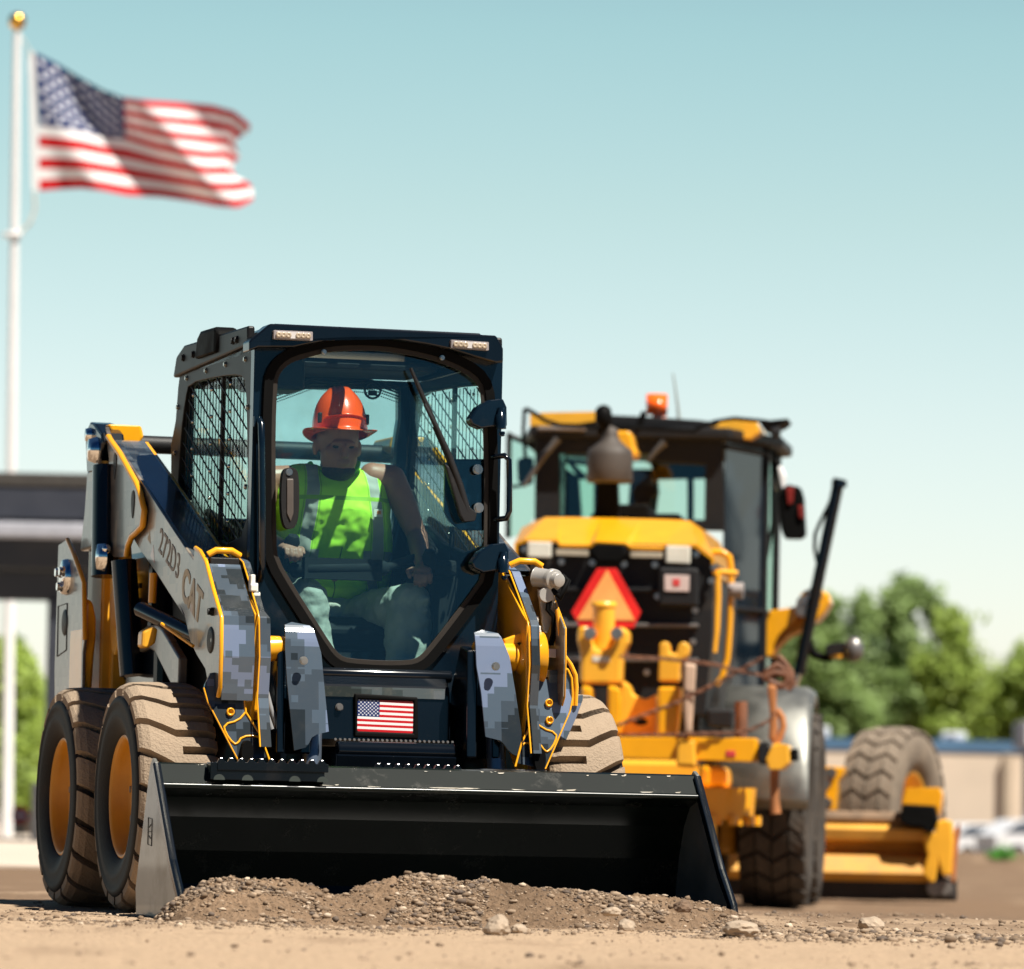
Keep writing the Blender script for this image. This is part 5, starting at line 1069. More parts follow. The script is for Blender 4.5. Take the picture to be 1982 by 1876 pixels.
# hard hat
HATM = mat('hat_orange', (.92, .085, .008), .25, coat=.6, var=.05)
ht = P3(13, 745, 560, .40); hb = MB(); n = 48; rings = []
tl_ = radians(-9)
def hp(x, y, z):
    y2 = y*cos(tl_)-z*sin(tl_); z2 = y*sin(tl_)+z*cos(tl_); return (ht.x+x, ht.y+y2, ht.z+z2)
V = []; m_ = 14
for i in range(m_+1):
    th = pi/2*i/m_
    for k in range(n):
        a = 2*pi*k/n; rx, ry = .107, .126
        x, y, z = rx*sin(th)*sin(a), -ry*sin(th)*cos(a), .178*cos(th)**.9-.048
        rdg = .006*math.exp(-((abs(x)-.030)/.010)**2)*max(0, cos(th))+.005*math.exp(-(x/.008)**2)*max(0, cos(th))
        V.append(hp(x, y, z+rdg))
for j, (e, dz) in enumerate([(0, -.008), (.008, -.012), (.028, -.012), (.040, -.010), (.042, -.014), (.028, -.018), (.0, -.016)]):
    for k in range(n):
        a = 2*pi*k/n; fr = max(0, cos(a)); sd = sin(a)**2; ex = e*(1+.15*fr-.1*sd)
        z = -.050+dz-.016*fr*(e/.04)+ (.020*sd*(e/.04)) ; V.append(hp((.107+ex)*sin(a), -(.126+ex*1.05)*cos(a), z))
R_ = len(V)//n; F = [(i*n+k, i*n+(k+1) % n, (i+1)*n+(k+1) % n, (i+1)*n+k) for i in range(R_-1) for k in range(n)]
hb.add(V, F, True); hat = hb.build('hard_hat', HATM, PS, sub=1)
b = MB(); b.tube([hp(x, -sqrt(max(0, 1-(x/.110)**2))*.129, -.012+.004*cos(x*20)) for x in [-.08+.01*k for k in range(17)]], .004, 6); b.build('hat_ridge', HATM, hat)
b = MB()
for s in (-1, 1): b.box(hp(s*.094, -.060, -.010), (.014, .02, .040))
b.build('hat_slots', MATTE, hat, .003)
# vest with reflective tape
def vestmat():
    m = bpy.data.materials.new('safety_vest'); t, bs = nodes(m); N = t.nodes; K = t.links
    tc = N.new('ShaderNodeTexCoord'); sx = N.new('ShaderNodeSeparateXYZ'); K.new(tc.outputs['Object'], sx.inputs[0])
    def M(op, a, b_=None, c=None):
        q = N.new('ShaderNodeMath'); q.operation = op
        for i, k in enumerate((a, b_, c)):
            if k is None: continue
            if isinstance(k, (int, float)): q.inputs[i].default_value = k
            else: K.new(k, q.inputs[i])
        return q.outputs[0]
    uc = nk.x; ax_ = M('ABSOLUTE', M('SUBTRACT', sx.outputs[0], uc)); dz = M('SUBTRACT', sx.outputs[2], nk.z)
    cen = M('ADD', .118, M('MULTIPLY', dz, -.10))
    d = M('ABSOLUTE', M('SUBTRACT', ax_, cen)); vert = M('LESS_THAN', d, .0235)
    gap = M('GREATER_THAN', M('ABSOLUTE', M('ADD', dz, .112)), .008)
    hz_ = M('MULTIPLY', M('LESS_THAN', M('ABSOLUTE', M('ADD', dz, .335)), .024), M('GREATER_THAN', ax_, .09))
    tape = M('MAXIMUM', M('MULTIPLY', vert, gap), hz_)
    edge = M('MAXIMUM', M('SUBTRACT', 1, gap), M('MULTIPLY', M('LESS_THAN', d, .031), M('GREATER_THAN', d, .0265)))
    w_ = N.new('ShaderNodeTexNoise'); w_.inputs['Scale'].default_value = 5; K.new(tc.outputs['Object'], w_.inputs[0])
    def mix(f, a, c):
        q = N.new('ShaderNodeMix'); q.data_type = 'RGBA'; K.new(f, q.inputs[0])
        for i, k in ((6, a), (7, c)):
            if isinstance(k, tuple): q.inputs[i].default_value = (*k, 1)
            else: K.new(k, q.inputs[i])
        return q.outputs[2]
    hem = M('MULTIPLY', M('LESS_THAN', ax_, .002), M('LESS_THAN', dz, -.3))
    col = mix(tape, (.46, .92, .05), (.36, .38, .34)); col = mix(M('MULTIPLY', edge, .6), col, (.12, .25, .03)); col = mix(hem, col, (.08, .2, .02))
    K.new(col, bs.inputs['Base Color']); bs.inputs['Roughness'].default_value = .8
    bp = N.new('ShaderNodeBump'); bp.inputs['Strength'].default_value = .5; bp.inputs['Distance'].default_value = .03; K.new(w_.outputs[0], bp.inputs['Height']); K.new(bp.outputs[0], bs.inputs['Normal'])
    return m
b = MB(); secs = []
for (r, y, xl, xr, hd, vc_) in ((13, 985, 380, 1060, .055, .50), (13, 1015, 250, 1170, .075, .50), (13, 1080, 170, 1225, .11, .50), (13, 1200, 150, 1250, .135, .50), (13, 1400, 130, 1290, .16, .51), (13, 1600, 155, 1310, .17, .53), (14, 120, 250, 1560, .18, .56), (14, 300, 260, 1570, .17, .60), (14, 420, 300, 1590, .15, .66), (14, 520, 380, 1560, .15, .64), (14, 640, 480, 1500, .13, .66)):
    a, c = L.V(r, .40, (xl, y), (xr, y)); secs.append(((a[0]+c[0])/2, vc_, (a[1]+c[1])/2, (c[0]-a[0])/2, hd))
V = []; n = 40
for (uc_, vc_, z, hw, hd) in secs:
    for k in range(n):
        a = 2*pi*k/n; ca, sa = cos(a), sin(a); V.append((uc_+hw*math.copysign(abs(ca)**.75, ca), vc_+hd*math.copysign(abs(sa)**.8, sa)-.01*sin(3*a+z*20), z))
F = [(i*n+k, i*n+(k+1) % n, (i+1)*n+(k+1) % n, (i+1)*n+k) for i in range(len(secs)-1) for k in range(n)]+[tuple(range(n)), tuple((len(secs)-1)*n+k for k in reversed(range(n)))]
b.add(V, F, True)
sc_ = nk+Vector((0, -.06, -.02))
vest = b.build('safety_vest', vestmat(), PS, remesh=.009, smooth_it=6)
def folds(o, size, st, seed):
    tx = bpy.data.textures.new('folds', 'CLOUDS'); tx.noise_scale = size; tx.noise_depth = 2
    d = o.modifiers.new('folds', 'DISPLACE'); d.texture = tx; d.strength = st; d.mid_level = .5; d.texture_coords = 'LOCAL'
folds(vest, .10, .035, 1)
c = P3(13, 1108, 1436, .345); b = MB(); b.box((c.x, c.y+.0, c.z), (.034, .004, .030)); b.build('chest_label', mat('label_white', (.7, .7, .65), .6), vest); b = MB(); b.box((c.x+.003, c.y-.003, c.z+.002), (.015, .002, .013)); b.build('label_mark', mat('label_orange', (.8, .25, .02), .6), vest)
# collar ring of the shirt
b = MB(); q = [P3(13, x, y, .40) for x, y in ((500, 960), (530, 1020), (600, 1070), (735, 1092), (870, 1070), (930, 1010), (955, 955))]; b.tube([p+Vector((0, .0+.06*abs(i-3)/3, 0)) for i, p in enumerate(q)], .012, 8); b.build('shirt_collar', mat('shirt_green', (.16, .55, .05), .8), PS)
# trousers
TRO = mat('work_trousers', (.46, .46, .40), .9, var=.2, vscale=7, bump=.9, bscale=16)
b = MB(); knl = P3(14, 530, 640, .14); knr = P3(14, 1640, 720, .16)
hp_ = Vector((nk.x, .62, nk.z-.56))
b.ell(hp_, (.21, .15, .10), 20, 12)
cap(b, hp_+Vector((-.10, 0, -.02)), knl, .095, .078); al = P3(14, 700, 2000, .12); cap(b, knl, al, .078, .055)
cap(b, hp_+Vector((.10, 0, -.02)), knr, .10, .088); ar_ = P3(14, 1590, 2050, .10); cap(b, knr, lerp(knr, ar_, .5), .088, .086); cap(b, lerp(knr, ar_, .5), ar_, .086, .07)
for k in range(5): cap(b, knr+Vector((-.07, -.05, -.03-.045*k)), knr+Vector((.05, -.075, .02-.04*k)), .012, .016, 8)
for k in range(3): cap(b, knl+Vector((-.05, -.05, -.04-.05*k)), knl+Vector((.045, -.05, -.01-.05*k)), .010, .013, 8)
tr_ = b.build('trousers', TRO, PS, remesh=.008, smooth_it=4); folds(tr_, .07, .035, 2)
b = MB()
for p in (al, ar_): b.prism([(p.y-.12, .832), (p.y-.13, .86), (p.y-.06, .90), (p.y-.02, .96), (p.y+.06, .96), (p.y+.08, .832)], 'u', p.x-.045, p.x+.045)
b.build('boots', mat('boot', (.10, .06, .035), .7), PS, .02)

# ------------------------------------------------------------------ the motor grader (frame: v points away from the camera, along the machine)
G = Frame(.756, 36.11, radians(-6), -.15); GZ = -.15
GD = empty('motor_grader', G.o, G.yaw, 'yellow motor grader seen from behind with ripper, orange beacon and a triangle sign', 'grader')
class Gf:
    @staticmethod
    def V(r, v, *p): return G.V(r, v, *p)
GY = YEL; GYD = YELD
def gp(name, m, r, v0, v1, pts, parent=None, bev=.02, holes=(), vv=None):
    b = MB(); q = G.V(r, v0 if vv is None else vv, *pts); b.prism(q, 'v', v0, v1, holes=[G.V(r, v0 if vv is None else vv, *h) for h in holes]); return b.build(name, m, parent or GD, bev, 2)
def gt(name, m, r, v, pts, rad, parent=None, n=10):
    b = MB(); b.tube([(p[0], (v[i] if isinstance(v, (list, tuple)) else v), p[1]) for i, p in enumerate([G.V(r, (v[k] if isinstance(v, (list, tuple)) else v), pt)[0] for k, pt in enumerate(pts)])], rad, n); return b.build(name, m, parent or GD)
# engine hood
z_hb = G.V(7, -1.1, (900, 745))[0][1]
gp('engine_housing', MATTE, 6, -1.08, 1.3, [(95, 1005), (900, 1015), (1090, 1030), (1178, 1110), (1172, 1500), (1130, 1960), (95, 1960)])
b = MB(); lo_ = G.V(6, -1.12, (78, 1012), (130, 990), (315, 990), (330, 1016), (490, 1020), (520, 1000), (690, 1010), (720, 1030), (895, 1034), (905, 1012), (1080, 1018), (1180, 1090)); hi_ = G.V(6, -.45, (120, 925), (190, 890), (250, 866), (330, 866), (480, 868), (560, 870), (690, 872), (780, 875), (900, 878), (1000, 882), (1050, 888), (1108, 935))
V = [(p[0], -1.12, p[1]) for p in lo_]+[(p[0], -.45, p[1]) for p in hi_]+[(p[0], 1.4, p[1]+.02) for p in hi_]+[(lo_[-1][0]+.01, 1.4, lo_[-1][1]-.1), (lo_[-1][0]+.01, -1.12, lo_[-1][1]-.1), (lo_[0][0], 1.4, lo_[0][1]-.1), (lo_[0][0], -1.12, lo_[0][1]-.1)]
F = []
for k in range(11): F += [(k, k+1, 13+k, 12+k), (12+k, 13+k, 25+k, 24+k)]
F += [(11, 37, 36, 35, 23), (0, 12, 24, 38, 39)]
b.add(V, F); o = b.build('hood', GY, GD); sm = o.modifiers.new('solid', 'SOLIDIFY'); sm.thickness = .02
for y in (1262, 1458, 1648): gp('grille_rib', STEEL if y > 1300 else MATTE, 6, -1.14, -1.08, [(330, y-12), (1090, y-6), (1090, y+14), (330, y+10)], bev=.005)
for q_ in (((150, 1000), (282, 1004), (280, 1090), (150, 1085)), ((912, 1022), (1048, 1026), (1046, 1124), (912, 1118))): gp('tail_light', mat('lamp_white', (.72, .70, .60), .25, coat=.5), 6, -1.16, -1.1, q_, bev=.01)
for q_ in (((305, 1042), (485, 1048), (485, 1080), (305, 1074)), ((715, 1056), (893, 1060), (893, 1090), (715, 1086))): gp('light_strip', mat('strip_beige', (.42, .37, .28), .4), 6, -1.15, -1.1, q_, bev=.008)
gp('rear_camera', RUB, 6, -1.22, -1.1, [(520, 1010), (690, 1018), (700, 1070), (672, 1112), (520, 1106), (488, 1060)])
sb = gp('sign_box', MATTE, 6, -1.2, -1.1, [(872, 1140), (1092, 1146), (1092, 1362), (872, 1356)])
gp('warning_label', mat('label_pink', (.62, .50, .47), .5), 6, -1.21, -1.2, [(905, 1182), (1042, 1186), (1040, 1276), (905, 1272)], sb, .003)
gp('label_mark', mat('label_red', (.6, .05, .05), .5), 6, -1.214, -1.21, [(950, 1205), (990, 1205), (990, 1245), (950, 1245)], sb, .002)
for x, y in ((130, 1040), (335, 1110), (505, 1115), (680, 1122), (850, 1126), (1078, 1068), (1160, 1215), (1072, 1375), (1060, 1550), (805, 1720), (345, 1440), (690, 1620), (865, 1300), (1175, 1140)):
    c = G.V(6, -1.17, (x, y))[0]; b = MB(); b.bolt((c[0], -1.12, c[1]), (0, -1, 0), .017, .025); b.build('hood_bolt', BOLT, GD)
tri = gp('slow_vehicle_triangle', mat('triangle_red', (.80, .022, .018), .35), 6, -1.34, -1.335, [(535, 1148), (640, 1148), (776, 1388), (735, 1476), (440, 1472), (393, 1388)], bev=.002)
gp('orange_panel', mat('triangle_orange', (1.0, .46, .13), .4), 6, -1.345, -1.341, [(590, 1156), (742, 1434), (425, 1430)], tri, .001)
# yellow ladders / rails on the right
gt('hand_rail', GY, 6, -.7, [(1165, 1058), (1225, 1058), (1262, 1085), (1272, 1150), (1272, 1300), (1262, 1500), (1252, 1640), (1225, 1745), (1190, 1790)], .022)
gt('hand_rail', GY, 6, -.85, [(1195, 1150), (1198, 1300), (1190, 1480), (1175, 1610)], .024)
gt('rail_arm', GYD, 6, -.8, [(1160, 1165), (1310, 1178)], .022)
gt('work_lamp', mat('lamp_grey', (.30, .27, .26), .4), 6, -.7, [(1260, 1268), (1340, 1272)], [.05, .055], n=16)
# exhaust
EX = mat('muffler', (.055, .044, .036), .6, var=.2)
mu = [G.V(19, -.2, (1150, y))[0] for y in (1120, 1080, 960, 800, 720, 690, 600, 560, 480)]; rr_ = [.0, .31, .315, .30, .26, .20, .12, .11, .11]
sc__ = 37.8/FPX; b = MB(); zz = [p[1] for p in mu]
b.lathe([(0, .0), (0, .148), (.015, .155), (zz[2]-zz[0], .153), (zz[3]-zz[0], .155), (zz[4]-zz[0]-.005, .142), (zz[5]-zz[0], .11), (zz[6]-zz[0]-.01, .065), (zz[7]-zz[0], .05), (zz[8]-zz[0], .05), (zz[8]-zz[0]+.02, .0)], (mu[0][0], -.2, zz[0]), (0, 0, 1), 32); b.build('muffler', EX, GD)
q = G.V(19, -.2, (1090, 520), (1088, 350)); b = MB(); b.tube([(q[0][0], -.2, q[0][1]), (q[1][0], -.16, q[1][1]-.02), (q[1][0], -.28, q[1][1]+.03)], [.05, .05, .055], 20); b.ell((q[1][0], -.25, q[1][1]), (.058, .06, .08), 20, 12); b.build('exhaust_pipe', RUB, GD)
gp('muffler_stand', RUB, 19, -.15, 0, [(1000, 1100), (1240, 1100), (1260, 1540), (980, 1540)], bev=.01); gp('red_seat_back', mat('dark_red', (.10, .018, .018), .7), 19, 2.2, 2.4, [(1420, 990), (1560, 980), (1640, 1030), (1660, 1130), (1720, 1215), (1690, 1260), (1640, 1280), (1640, 1370), (1430, 1360)], bev=.02)
gp('yellow_filter_box', GY, 19, -.1, .2, [(1178, 502), (1395, 508), (1425, 600), (1440, 690), (1482, 750), (1468, 815), (1400, 830), (1320, 760), (1195, 712)], bev=.03)
gp('plastic_jug', mat('jug', (.75, .72, .66), .4), 19, .1, .25, [(1292, 1410), (1480, 1420), (1490, 1500), (1460, 1560), (1310, 1550)], bev=.03)
gp('hood_clutter', RUB, 19, .0, .5, [(940, 1480), (1100, 1400), (1280, 1370), (1620, 1370), (1640, 1480), (1990, 1480), (1990, 1570), (900, 1540)], bev=.04)
# cab
cz1 = G.V(6, 1.6, (700, 420))[0][1]; cz0 = G.V(6, 1.6, (700, 900))[0][1]
gp('cab_rear_frame', MATTE, 6, 1.6, 1.68, [(195, 388), (700, 408), (1225, 432), (1240, 940), (1180, 940), (190, 900)], holes=[[(325, 515), (820, 515), (830, 560), (1130, 575), (1125, 880), (330, 880)]])
b = MB(); q = G.V(6, 1.64, (325, 515), (1130, 515), (1125, 880), (330, 880)); b.prism(q, 'v', 1.69, 1.70); b.build('rear_window', GGLASS, GD)
# interior shapes
for r_, v_, p_ in ((6, 2.3, [(300, 560), (430, 640), (445, 850), (430, 900), (300, 900)]), (6, 2.4, [(515, 600), (640, 560), (650, 860), (515, 860)]), (6, 2.0, [(330, 515), (345, 515), (480, 640), (440, 660)]), (6, 2.6, [(720, 600), (860, 600), (870, 720), (850, 870), (700, 870)]), (6, 2.2, [(820, 560), (1130, 575), (1130, 650), (860, 655)]), (6, 2.2, [(1030, 640), (1062, 640), (1062, 880), (1030, 880)])):
    gp('cab_interior', RUB, r_, v_, v_+.12, p_, bev=.01)
# plan of the cab: rear wall narrow, wider in the middle
def gcol(u, v, z0, z1, w=.026): b = MB(); b.bb((u-w, v-w, z0), (u+w, v+w, z1)); return b.build('cab_post', MATTE, GD, .01)
zr = cz1-.02; zf = z_hb+.1; plan = [(.56, 1.62), (.80, 2.35), (.84, 3.1), (.45, 3.7)]
for s in (-1, 1):
    off_ = -.10 if s > 0 else -.14
    for (u, v) in plan[1:]: gcol(s*u+off_*0, v, zf, zr)
    for (a, c) in zip(plan, plan[1:]):
        b = MB(); b.add([(s*a[0], a[1], zf), (s*c[0], c[1], zf), (s*c[0], c[1], zr), (s*a[0], a[1], zr)], [(0, 1, 2, 3)]); o = b.build('side_window', NAVY if a is plan[0] else GGLASS, GD); q = o.modifiers.new('solid', 'SOLIDIFY'); q.thickness = .008
        for z in (zf, lerp(zf, zr, .42), zr-.04): b = MB(); b.tube([(s*a[0], a[1], z), (s*c[0], c[1], z)], .022, 6); b.build('window_rail', MATTE, GD)
b = MB(); b.bb((-.8, 1.7, zf-.35), (.8, 3.6, zf)); b.build('cab_base', MATTE, GD, .02)
ROOFP = [(-.80, 1.5), (.60, 1.5), (.92, 2.3), (.94, 3.2), (.5, 3.9), (-.5, 3.9), (-.94, 3.2), (-.92, 2.3)]
b = MB(); b.prism(ROOFP, 'z', zr, zr+.08); b.build('roof_base', MATTE, GD, .02)
gp('roof_cap', GYD, 6, 1.62, 2.6, [(165, 300), (230, 290), (530, 284), (540, 335), (430, 352), (330, 356), (240, 374), (165, 386)], bev=.03)
gp('roof_centre', MATTE, 6, 1.7, 3.2, [(560, 300), (800, 310), (1100, 330), (1250, 350), (1200, 400), (560, 372)], bev=.03)
gp('roof_cap', GYD, 6, 1.7, 2.7, [(1085, 400), (1150, 365), (1200, 350), (1285, 322), (1340, 318), (1415, 340), (1432, 400), (1380, 440), (1230, 428)], bev=.03)
gp('roof_trim', mat('trim_grey', (.20, .17, .15), .5), 6, 1.45, 1.6, [(205, 366), (470, 370), (470, 392), (205, 388)], bev=.01)
gt('roof_rail', RUB, 6, 1.3, [(140, 268), (190, 295), (250, 335), (330, 360), (480, 366), (760, 376), (1080, 392)], .016)
gt('roof_rail', RUB, 6, 1.3, [(1075, 382), (1180, 340), (1290, 322), (1440, 336), (1500, 345)], .014)
gt('antenna', mat('antenna', (.25, .28, .26), .5), 6, 2.2, [(990, 372), (978, 250), (960, 120), (952, 72)], [.014, .009, .006, .004])
BEAC = mat('beacon_orange', (.95, .13, .01), .2, coat=.5); q = G.V(6, 1.9, (862, 300), (862, 205), (878, 372)); b = MB(); b.lathe([(0, 0), (0, .075), (.14, .075), (q[1][1]-q[0][1], .062), (q[1][1]-q[0][1]+.01, 0)], (q[0][0], 1.9, q[0][1]), (0, 0, 1), 24); be = b.build('beacon', BEAC, GD)
b = MB(); b.lathe([(-.14, .05), (0, .05), (0, .03)], (q[0][0]+.02, 1.9, q[0][1]), (0, 0, 1), 16); b.build('beacon_base', mat('beacon_base', (.50, .22, .17), .5), be)
gt('roof_bracket', RUB, 6, 1.5, [(765, 368), (778, 330), (795, 285)], .022)
gp('lamp_visor', RUB, 6, 1.8, 2.3, [(1430, 345), (1500, 330), (1590, 322), (1560, 350), (1480, 385), (1440, 370)], bev=.01)
gp('roof_lamp', MATTE, 6, 1.7, 1.85, [(1480, 375), (1545, 365), (1538, 425), (1500, 430)], bev=.02)
# wipers
gt('wiper', mat('wiper_grey', (.09, .085, .08), .4), 19, 1.4, [(545, 600), (470, 690), (380, 800), (300, 920), (140, 1160)], [.03, .024, .024, .020, .016]); gt('wiper', mat('wiper_grey', (.09, .085, .08), .4), 19, 1.4, [(1805, 640), (1700, 740), (1590, 880)], [.03, .02, .014])
# left cab side pieces
gp('left_window_frame', GGLASS, 6, 2.2, 2.24, [(55, 430), (200, 400), (190, 860), (120, 960), (50, 980)], bev=0)
gt('left_window_bar', MATTE, 6, 2.2, [(60, 420), (130, 450), (190, 480)], .02); gt('left_window_bar', MATTE, 6, 2.2, [(55, 700), (130, 690)], .012); gt('left_window_bar', MATTE, 6, 2.2, [(50, 400), (44, 980)], .02)
gp('left_mirror', MATTE, 6, 2.3, 2.36, [(90, 540), (185, 530), (180, 690), (95, 680)], bev=.03); gt('mirror_arm', RUB, 6, 1.8, [(135, 268), (128, 400), (140, 540)], .014)
# mirror on the right with its bracket
mm = gp('mirror', RUB, 6, 2.6, 2.75, [(1530, 760), (1548, 700), (1590, 685), (1655, 700), (1672, 760), (1684, 960), (1665, 984), (1565, 984), (1545, 930)], bev=.05); gp('mirror_reflector', mat('mirror_red', (.22, .02, .015), .3), 6, 2.58, 2.6, [(1575, 700), (1620, 700), (1612, 790), (1585, 800)], mm, .01); gp('mirror_reflector', mat('mirror_red', (.22, .02, .015), .3), 6, 2.58, 2.6, [(1640, 800), (1670, 800), (1672, 880), (1645, 870)], mm, .01)
gp('spot_mirror', WHITE, 6, 2.6, 2.7, [(1515, 600), (1548, 575), (1575, 640), (1565, 715), (1530, 725), (1505, 700)], bev=.03)
gt('mirror_arm', RUB, 6, 2.6, [(1385, 430), (1440, 450), (1500, 500), (1505, 540)], .022); gt('mirror_arm', RUB, 6, 2.6, [(1505, 520), (1540, 700), (1550, 735)], .016)
gt('mirror_arm', RUB, 6, 2.6, [(1450, 560), (1500, 560), (1500, 900), (1460, 1130)], .014)
# rear wheels, tandem case, fenders
GT_ = mat('grader_tyre', (.045, .036, .028), .8, var=.2, dust=.22, dustcol=(.16, .12, .085), dscale=6); GTD = mat('grader_tyre_dusty', (.19, .15, .11), .9, var=.15, bump=.5, bscale=50, dust=.3, dustcol=(.32, .25, .18))
def bigwheel(c, ax, R=.675, W_=.44, m1=GT_, m2=GT_, steer=1):
    root = empty('wheel', (0, 0, 0)); root.parent = GD; c = Vector(c); ax = Vector(ax).normalized(); up_ = Vector((0, 0, 1)); fr_v = ax.cross(up_).normalized()
    t = MB(); h = W_/2; t.lathe([(-h*.8, .33), (-h, .42), (-h*1.04, .52), (-h*.97, .60), (-h*.85, .635), (h*.85, .635), (h*.97, .60), (h*1.04, .52), (h, .42), (h*.8, .33), (h*.6, .31)], c, ax, 56); t.m = 1
    n = 26
    def P(a, ph, r): return c+ax*((a-.5)*W_)+(up_*cos(ph)+fr_v*sin(ph))*r
    for row in range(4):
        for k in range(n):
            ph0 = (k+.5*(row % 2))*2*pi/n; a0 = row/4+.015; a1 = (row+1)/4-.015; sk = .10*(1 if row % 2 else -1); w_ = .19; vs = []
            for a, sh in ((a0, 0), (a1, sk)):
                rr = R-.03*abs(2*a-1)**4
                for pp in (0, .5, 1): vs.append(P(a, ph0+sh+pp*w_, rr))
                vs += [P(a, ph0+sh+w_+.01, .63), P(a, ph0+sh-.01, .63)]
            t.add(vs, [(0, 1, 6, 5), (1, 2, 7, 6), (2, 3, 8, 7), (4, 0, 5, 9), (0, 4, 3, 2, 1), (5, 6, 7, 8, 9)])
    t.build('tyre', [m1, m2], root)
    r = MB(); r.lathe([(h*.75, .335), (h*.78, .32), (h*.72, .30), (h*.4, .28), (h*.1, .24), (.0, .16), (.03, .12), (.06, .0)], c, ax, 40); r.lathe([(-h*.7, .33), (-h*.6, .28), (-h*.3, 0)], c, ax, 24); r.build('rim', YELD, root); return root
for s in (-1, 1):
    for v in (0, 1.55): bigwheel((s*1.05, v, .675), (s, 0, 0))
    b = MB(); b.prism([(-.35, .35), (-.3, .95), (1.85, .95), (1.9, .35)], 'u', s*.62, s*.80); b.build('tandem_case', GYD, GD, .04)
FEN = mat('fender_grey', (.27, .27, .245), .47, metal=.85, var=.1)
for s in (-1, 1):
    V = []; ff_ = G.V(20, -.6, (640, 1030), (1232, 1040)); ua, ub = .72, 1.29; nn = 22; cc = .68
    for k in range(nn+1):
        a = radians(lerp(60, 182, k/nn)); r_ = .79
        for (u, dr_) in ((ua, 0), (ub-.05, 0), (ub, -.03), (ub+.004, -.10)): V.append((s*u, r_*cos(a)*1.0*(1)+0, cc+(r_+dr_)*sin(a)))
    F = [(k*4+j, k*4+j+1, k*4+j+5, k*4+j+4) for k in range(nn) for j in range(3)]
    b = MB(); b.add(V, F, True); o = b.build('fender', FEN, GD); q = o.modifiers.new('solid', 'SOLIDIFY'); q.thickness = .012
b = MB(); b.bb((-.6, -1.1, .35), (.6, 1.4, .95)); b.build('rear_frame', GYD, GD, .03)
b = MB(); b.bb((-.55, -1.0, .9), (.60, 1.3, z_hb+.35)); b.build('engine_block', MATTE, GD, .03)
b = MB(); b.bb((.35, -.9, .18), (.70, .6, .9)); b.build('axle_housing', mat('shaded_yellow', (.20, .09, .01), .5, var=.3), GD, .04)  # yellow frame with the shade under the machine put into its colour
gp('bumper_lamp', MATTE, 7, -1.15, -1.0, [(805, 600), (960, 600), (955, 710), (810, 700)], bev=.02)
# ripper at the back
RV = -1.9
rp = empty('ripper', (0, 0, 0)); rp.parent = GD
def rq(name, m, v0, v1, pts, bev=.02, r=7, holes=()): return gp(name, m, r, RV+v0, RV+v1, pts, rp, bev, holes)
rq('tool_bar', GY, 0, .25, [(300, 755), (1100, 762), (1100, 895), (300, 868)], .03); rq('bar_label', mat('label_red', (.6, .05, .05), .5), -.006, 0, [(915, 830), (968, 832), (968, 866), (915, 864)], .002)
rq('link_bracket', GYD, .1, .3, [(95, 150), (150, 140), (180, 190), (178, 240), (210, 280), (262, 280), (292, 240), (290, 160), (340, 145), (382, 175), (380, 235), (345, 310), (338, 462), (108, 462), (110, 290), (92, 220)], .03)
rq('bracket_label', mat('label_cream', (.75, .68, .55), .5), .095, .1, [(178, 308), (275, 312), (275, 344), (178, 340)], .004)
b = MB(); q = G.V(7, RV+.25, (243, 20), (243, 275)); b.cyl((q[0][0], RV+.25, q[0][1]), (q[1][0], RV+.25, q[1][1]), .072, 24, .066); b.lathe([(0, .08), (.03, .08), (.035, 0)], (q[0][0], RV+.25, q[0][1]-.02), (0, 0, 1), 24); b.build('ripper_cylinder', GYD, rp)
for x in (165, 312): c = G.V(7, RV+.05, (x, 185))[0]; b = MB(); b.bolt((c[0], RV+.08, c[1]), (0, -1, 0), .032, .05); b.build('pin', BOLT, rp)
rq('link_bracket', GYD, .1, .3, [(548, 240), (580, 225), (600, 240), (604, 290), (640, 296), (655, 240), (690, 228), (714, 260), (705, 310), (665, 335), (655, 450), (540, 450)], .03)
rq('lower_link', GY, .05, .25, [(118, 470), (175, 480), (180, 560), (190, 740), (110, 745)], .02); rq('lower_link', GY, .05, .25, [(262, 470), (325, 480), (330, 560), (325, 760), (262, 745)], .02)
rq('lower_link', GY, .05, .25, [(540, 480), (668, 480), (660, 590), (640, 760), (535, 750)], .02)
rq('ripper_web', YELD, .3, .5, [(340, 440), (380, 470), (400, 520), (470, 550), (530, 520), (530, 760), (310, 760)], .03, holes=[[(445+42*cos(a*pi/6), 672+20*sin(a*pi/6)) for a in range(12)]])
ORA = mat('rust_orange', (.42, .16, .05), .7, var=.25, vscale=4, dust=.1)
rq('shank', mat('shank_pale', (.60, .42, .30), .55, var=.2), -.05, .05, [(685, 345), (748, 350), (735, 560), (722, 745), (690, 745), (680, 560)], .02)
rq('shank', ORA, -.05, .05, [(1142, 465), (1192, 470), (1190, 600), (1200, 700), (1190, 760), (1165, 790), (1150, 760), (1158, 640)], .02)
gt('shank_hook', ORA, 7, RV-.02, [(1195, 605), (1225, 650), (1232, 700), (1212, 760), (1180, 800)], .022, rp)
rq('shank_holder', YELD, -.1, .3, [(1170, 800), (1205, 790), (1262, 800), (1268, 900), (1225, 935), (1150, 935), (1135, 880)], .03); rq('holder_cap', RUB, -.05, .2, [(1268, 825), (1305, 818), (1308, 885), (1270, 888)], .01)
rq('bar_clamp', MATTE, -.04, .28, [(1095, 790), (1145, 780), (1150, 905), (1095, 905)], .01); rq('bar_clamp', YELD, -.05, .3, [(640, 770), (745, 770), (750, 925), (640, 920)], .02)
gt('shank_tip', ORA, 7, RV, [(1185, 940), (1183, 1080), (1190, 1180)], [.03, .026, .035], rp)
rq('lower_yellow_box', GY, .5, .9, [(780, 905), (925, 920), (935, 1040), (770, 1040)], .04)
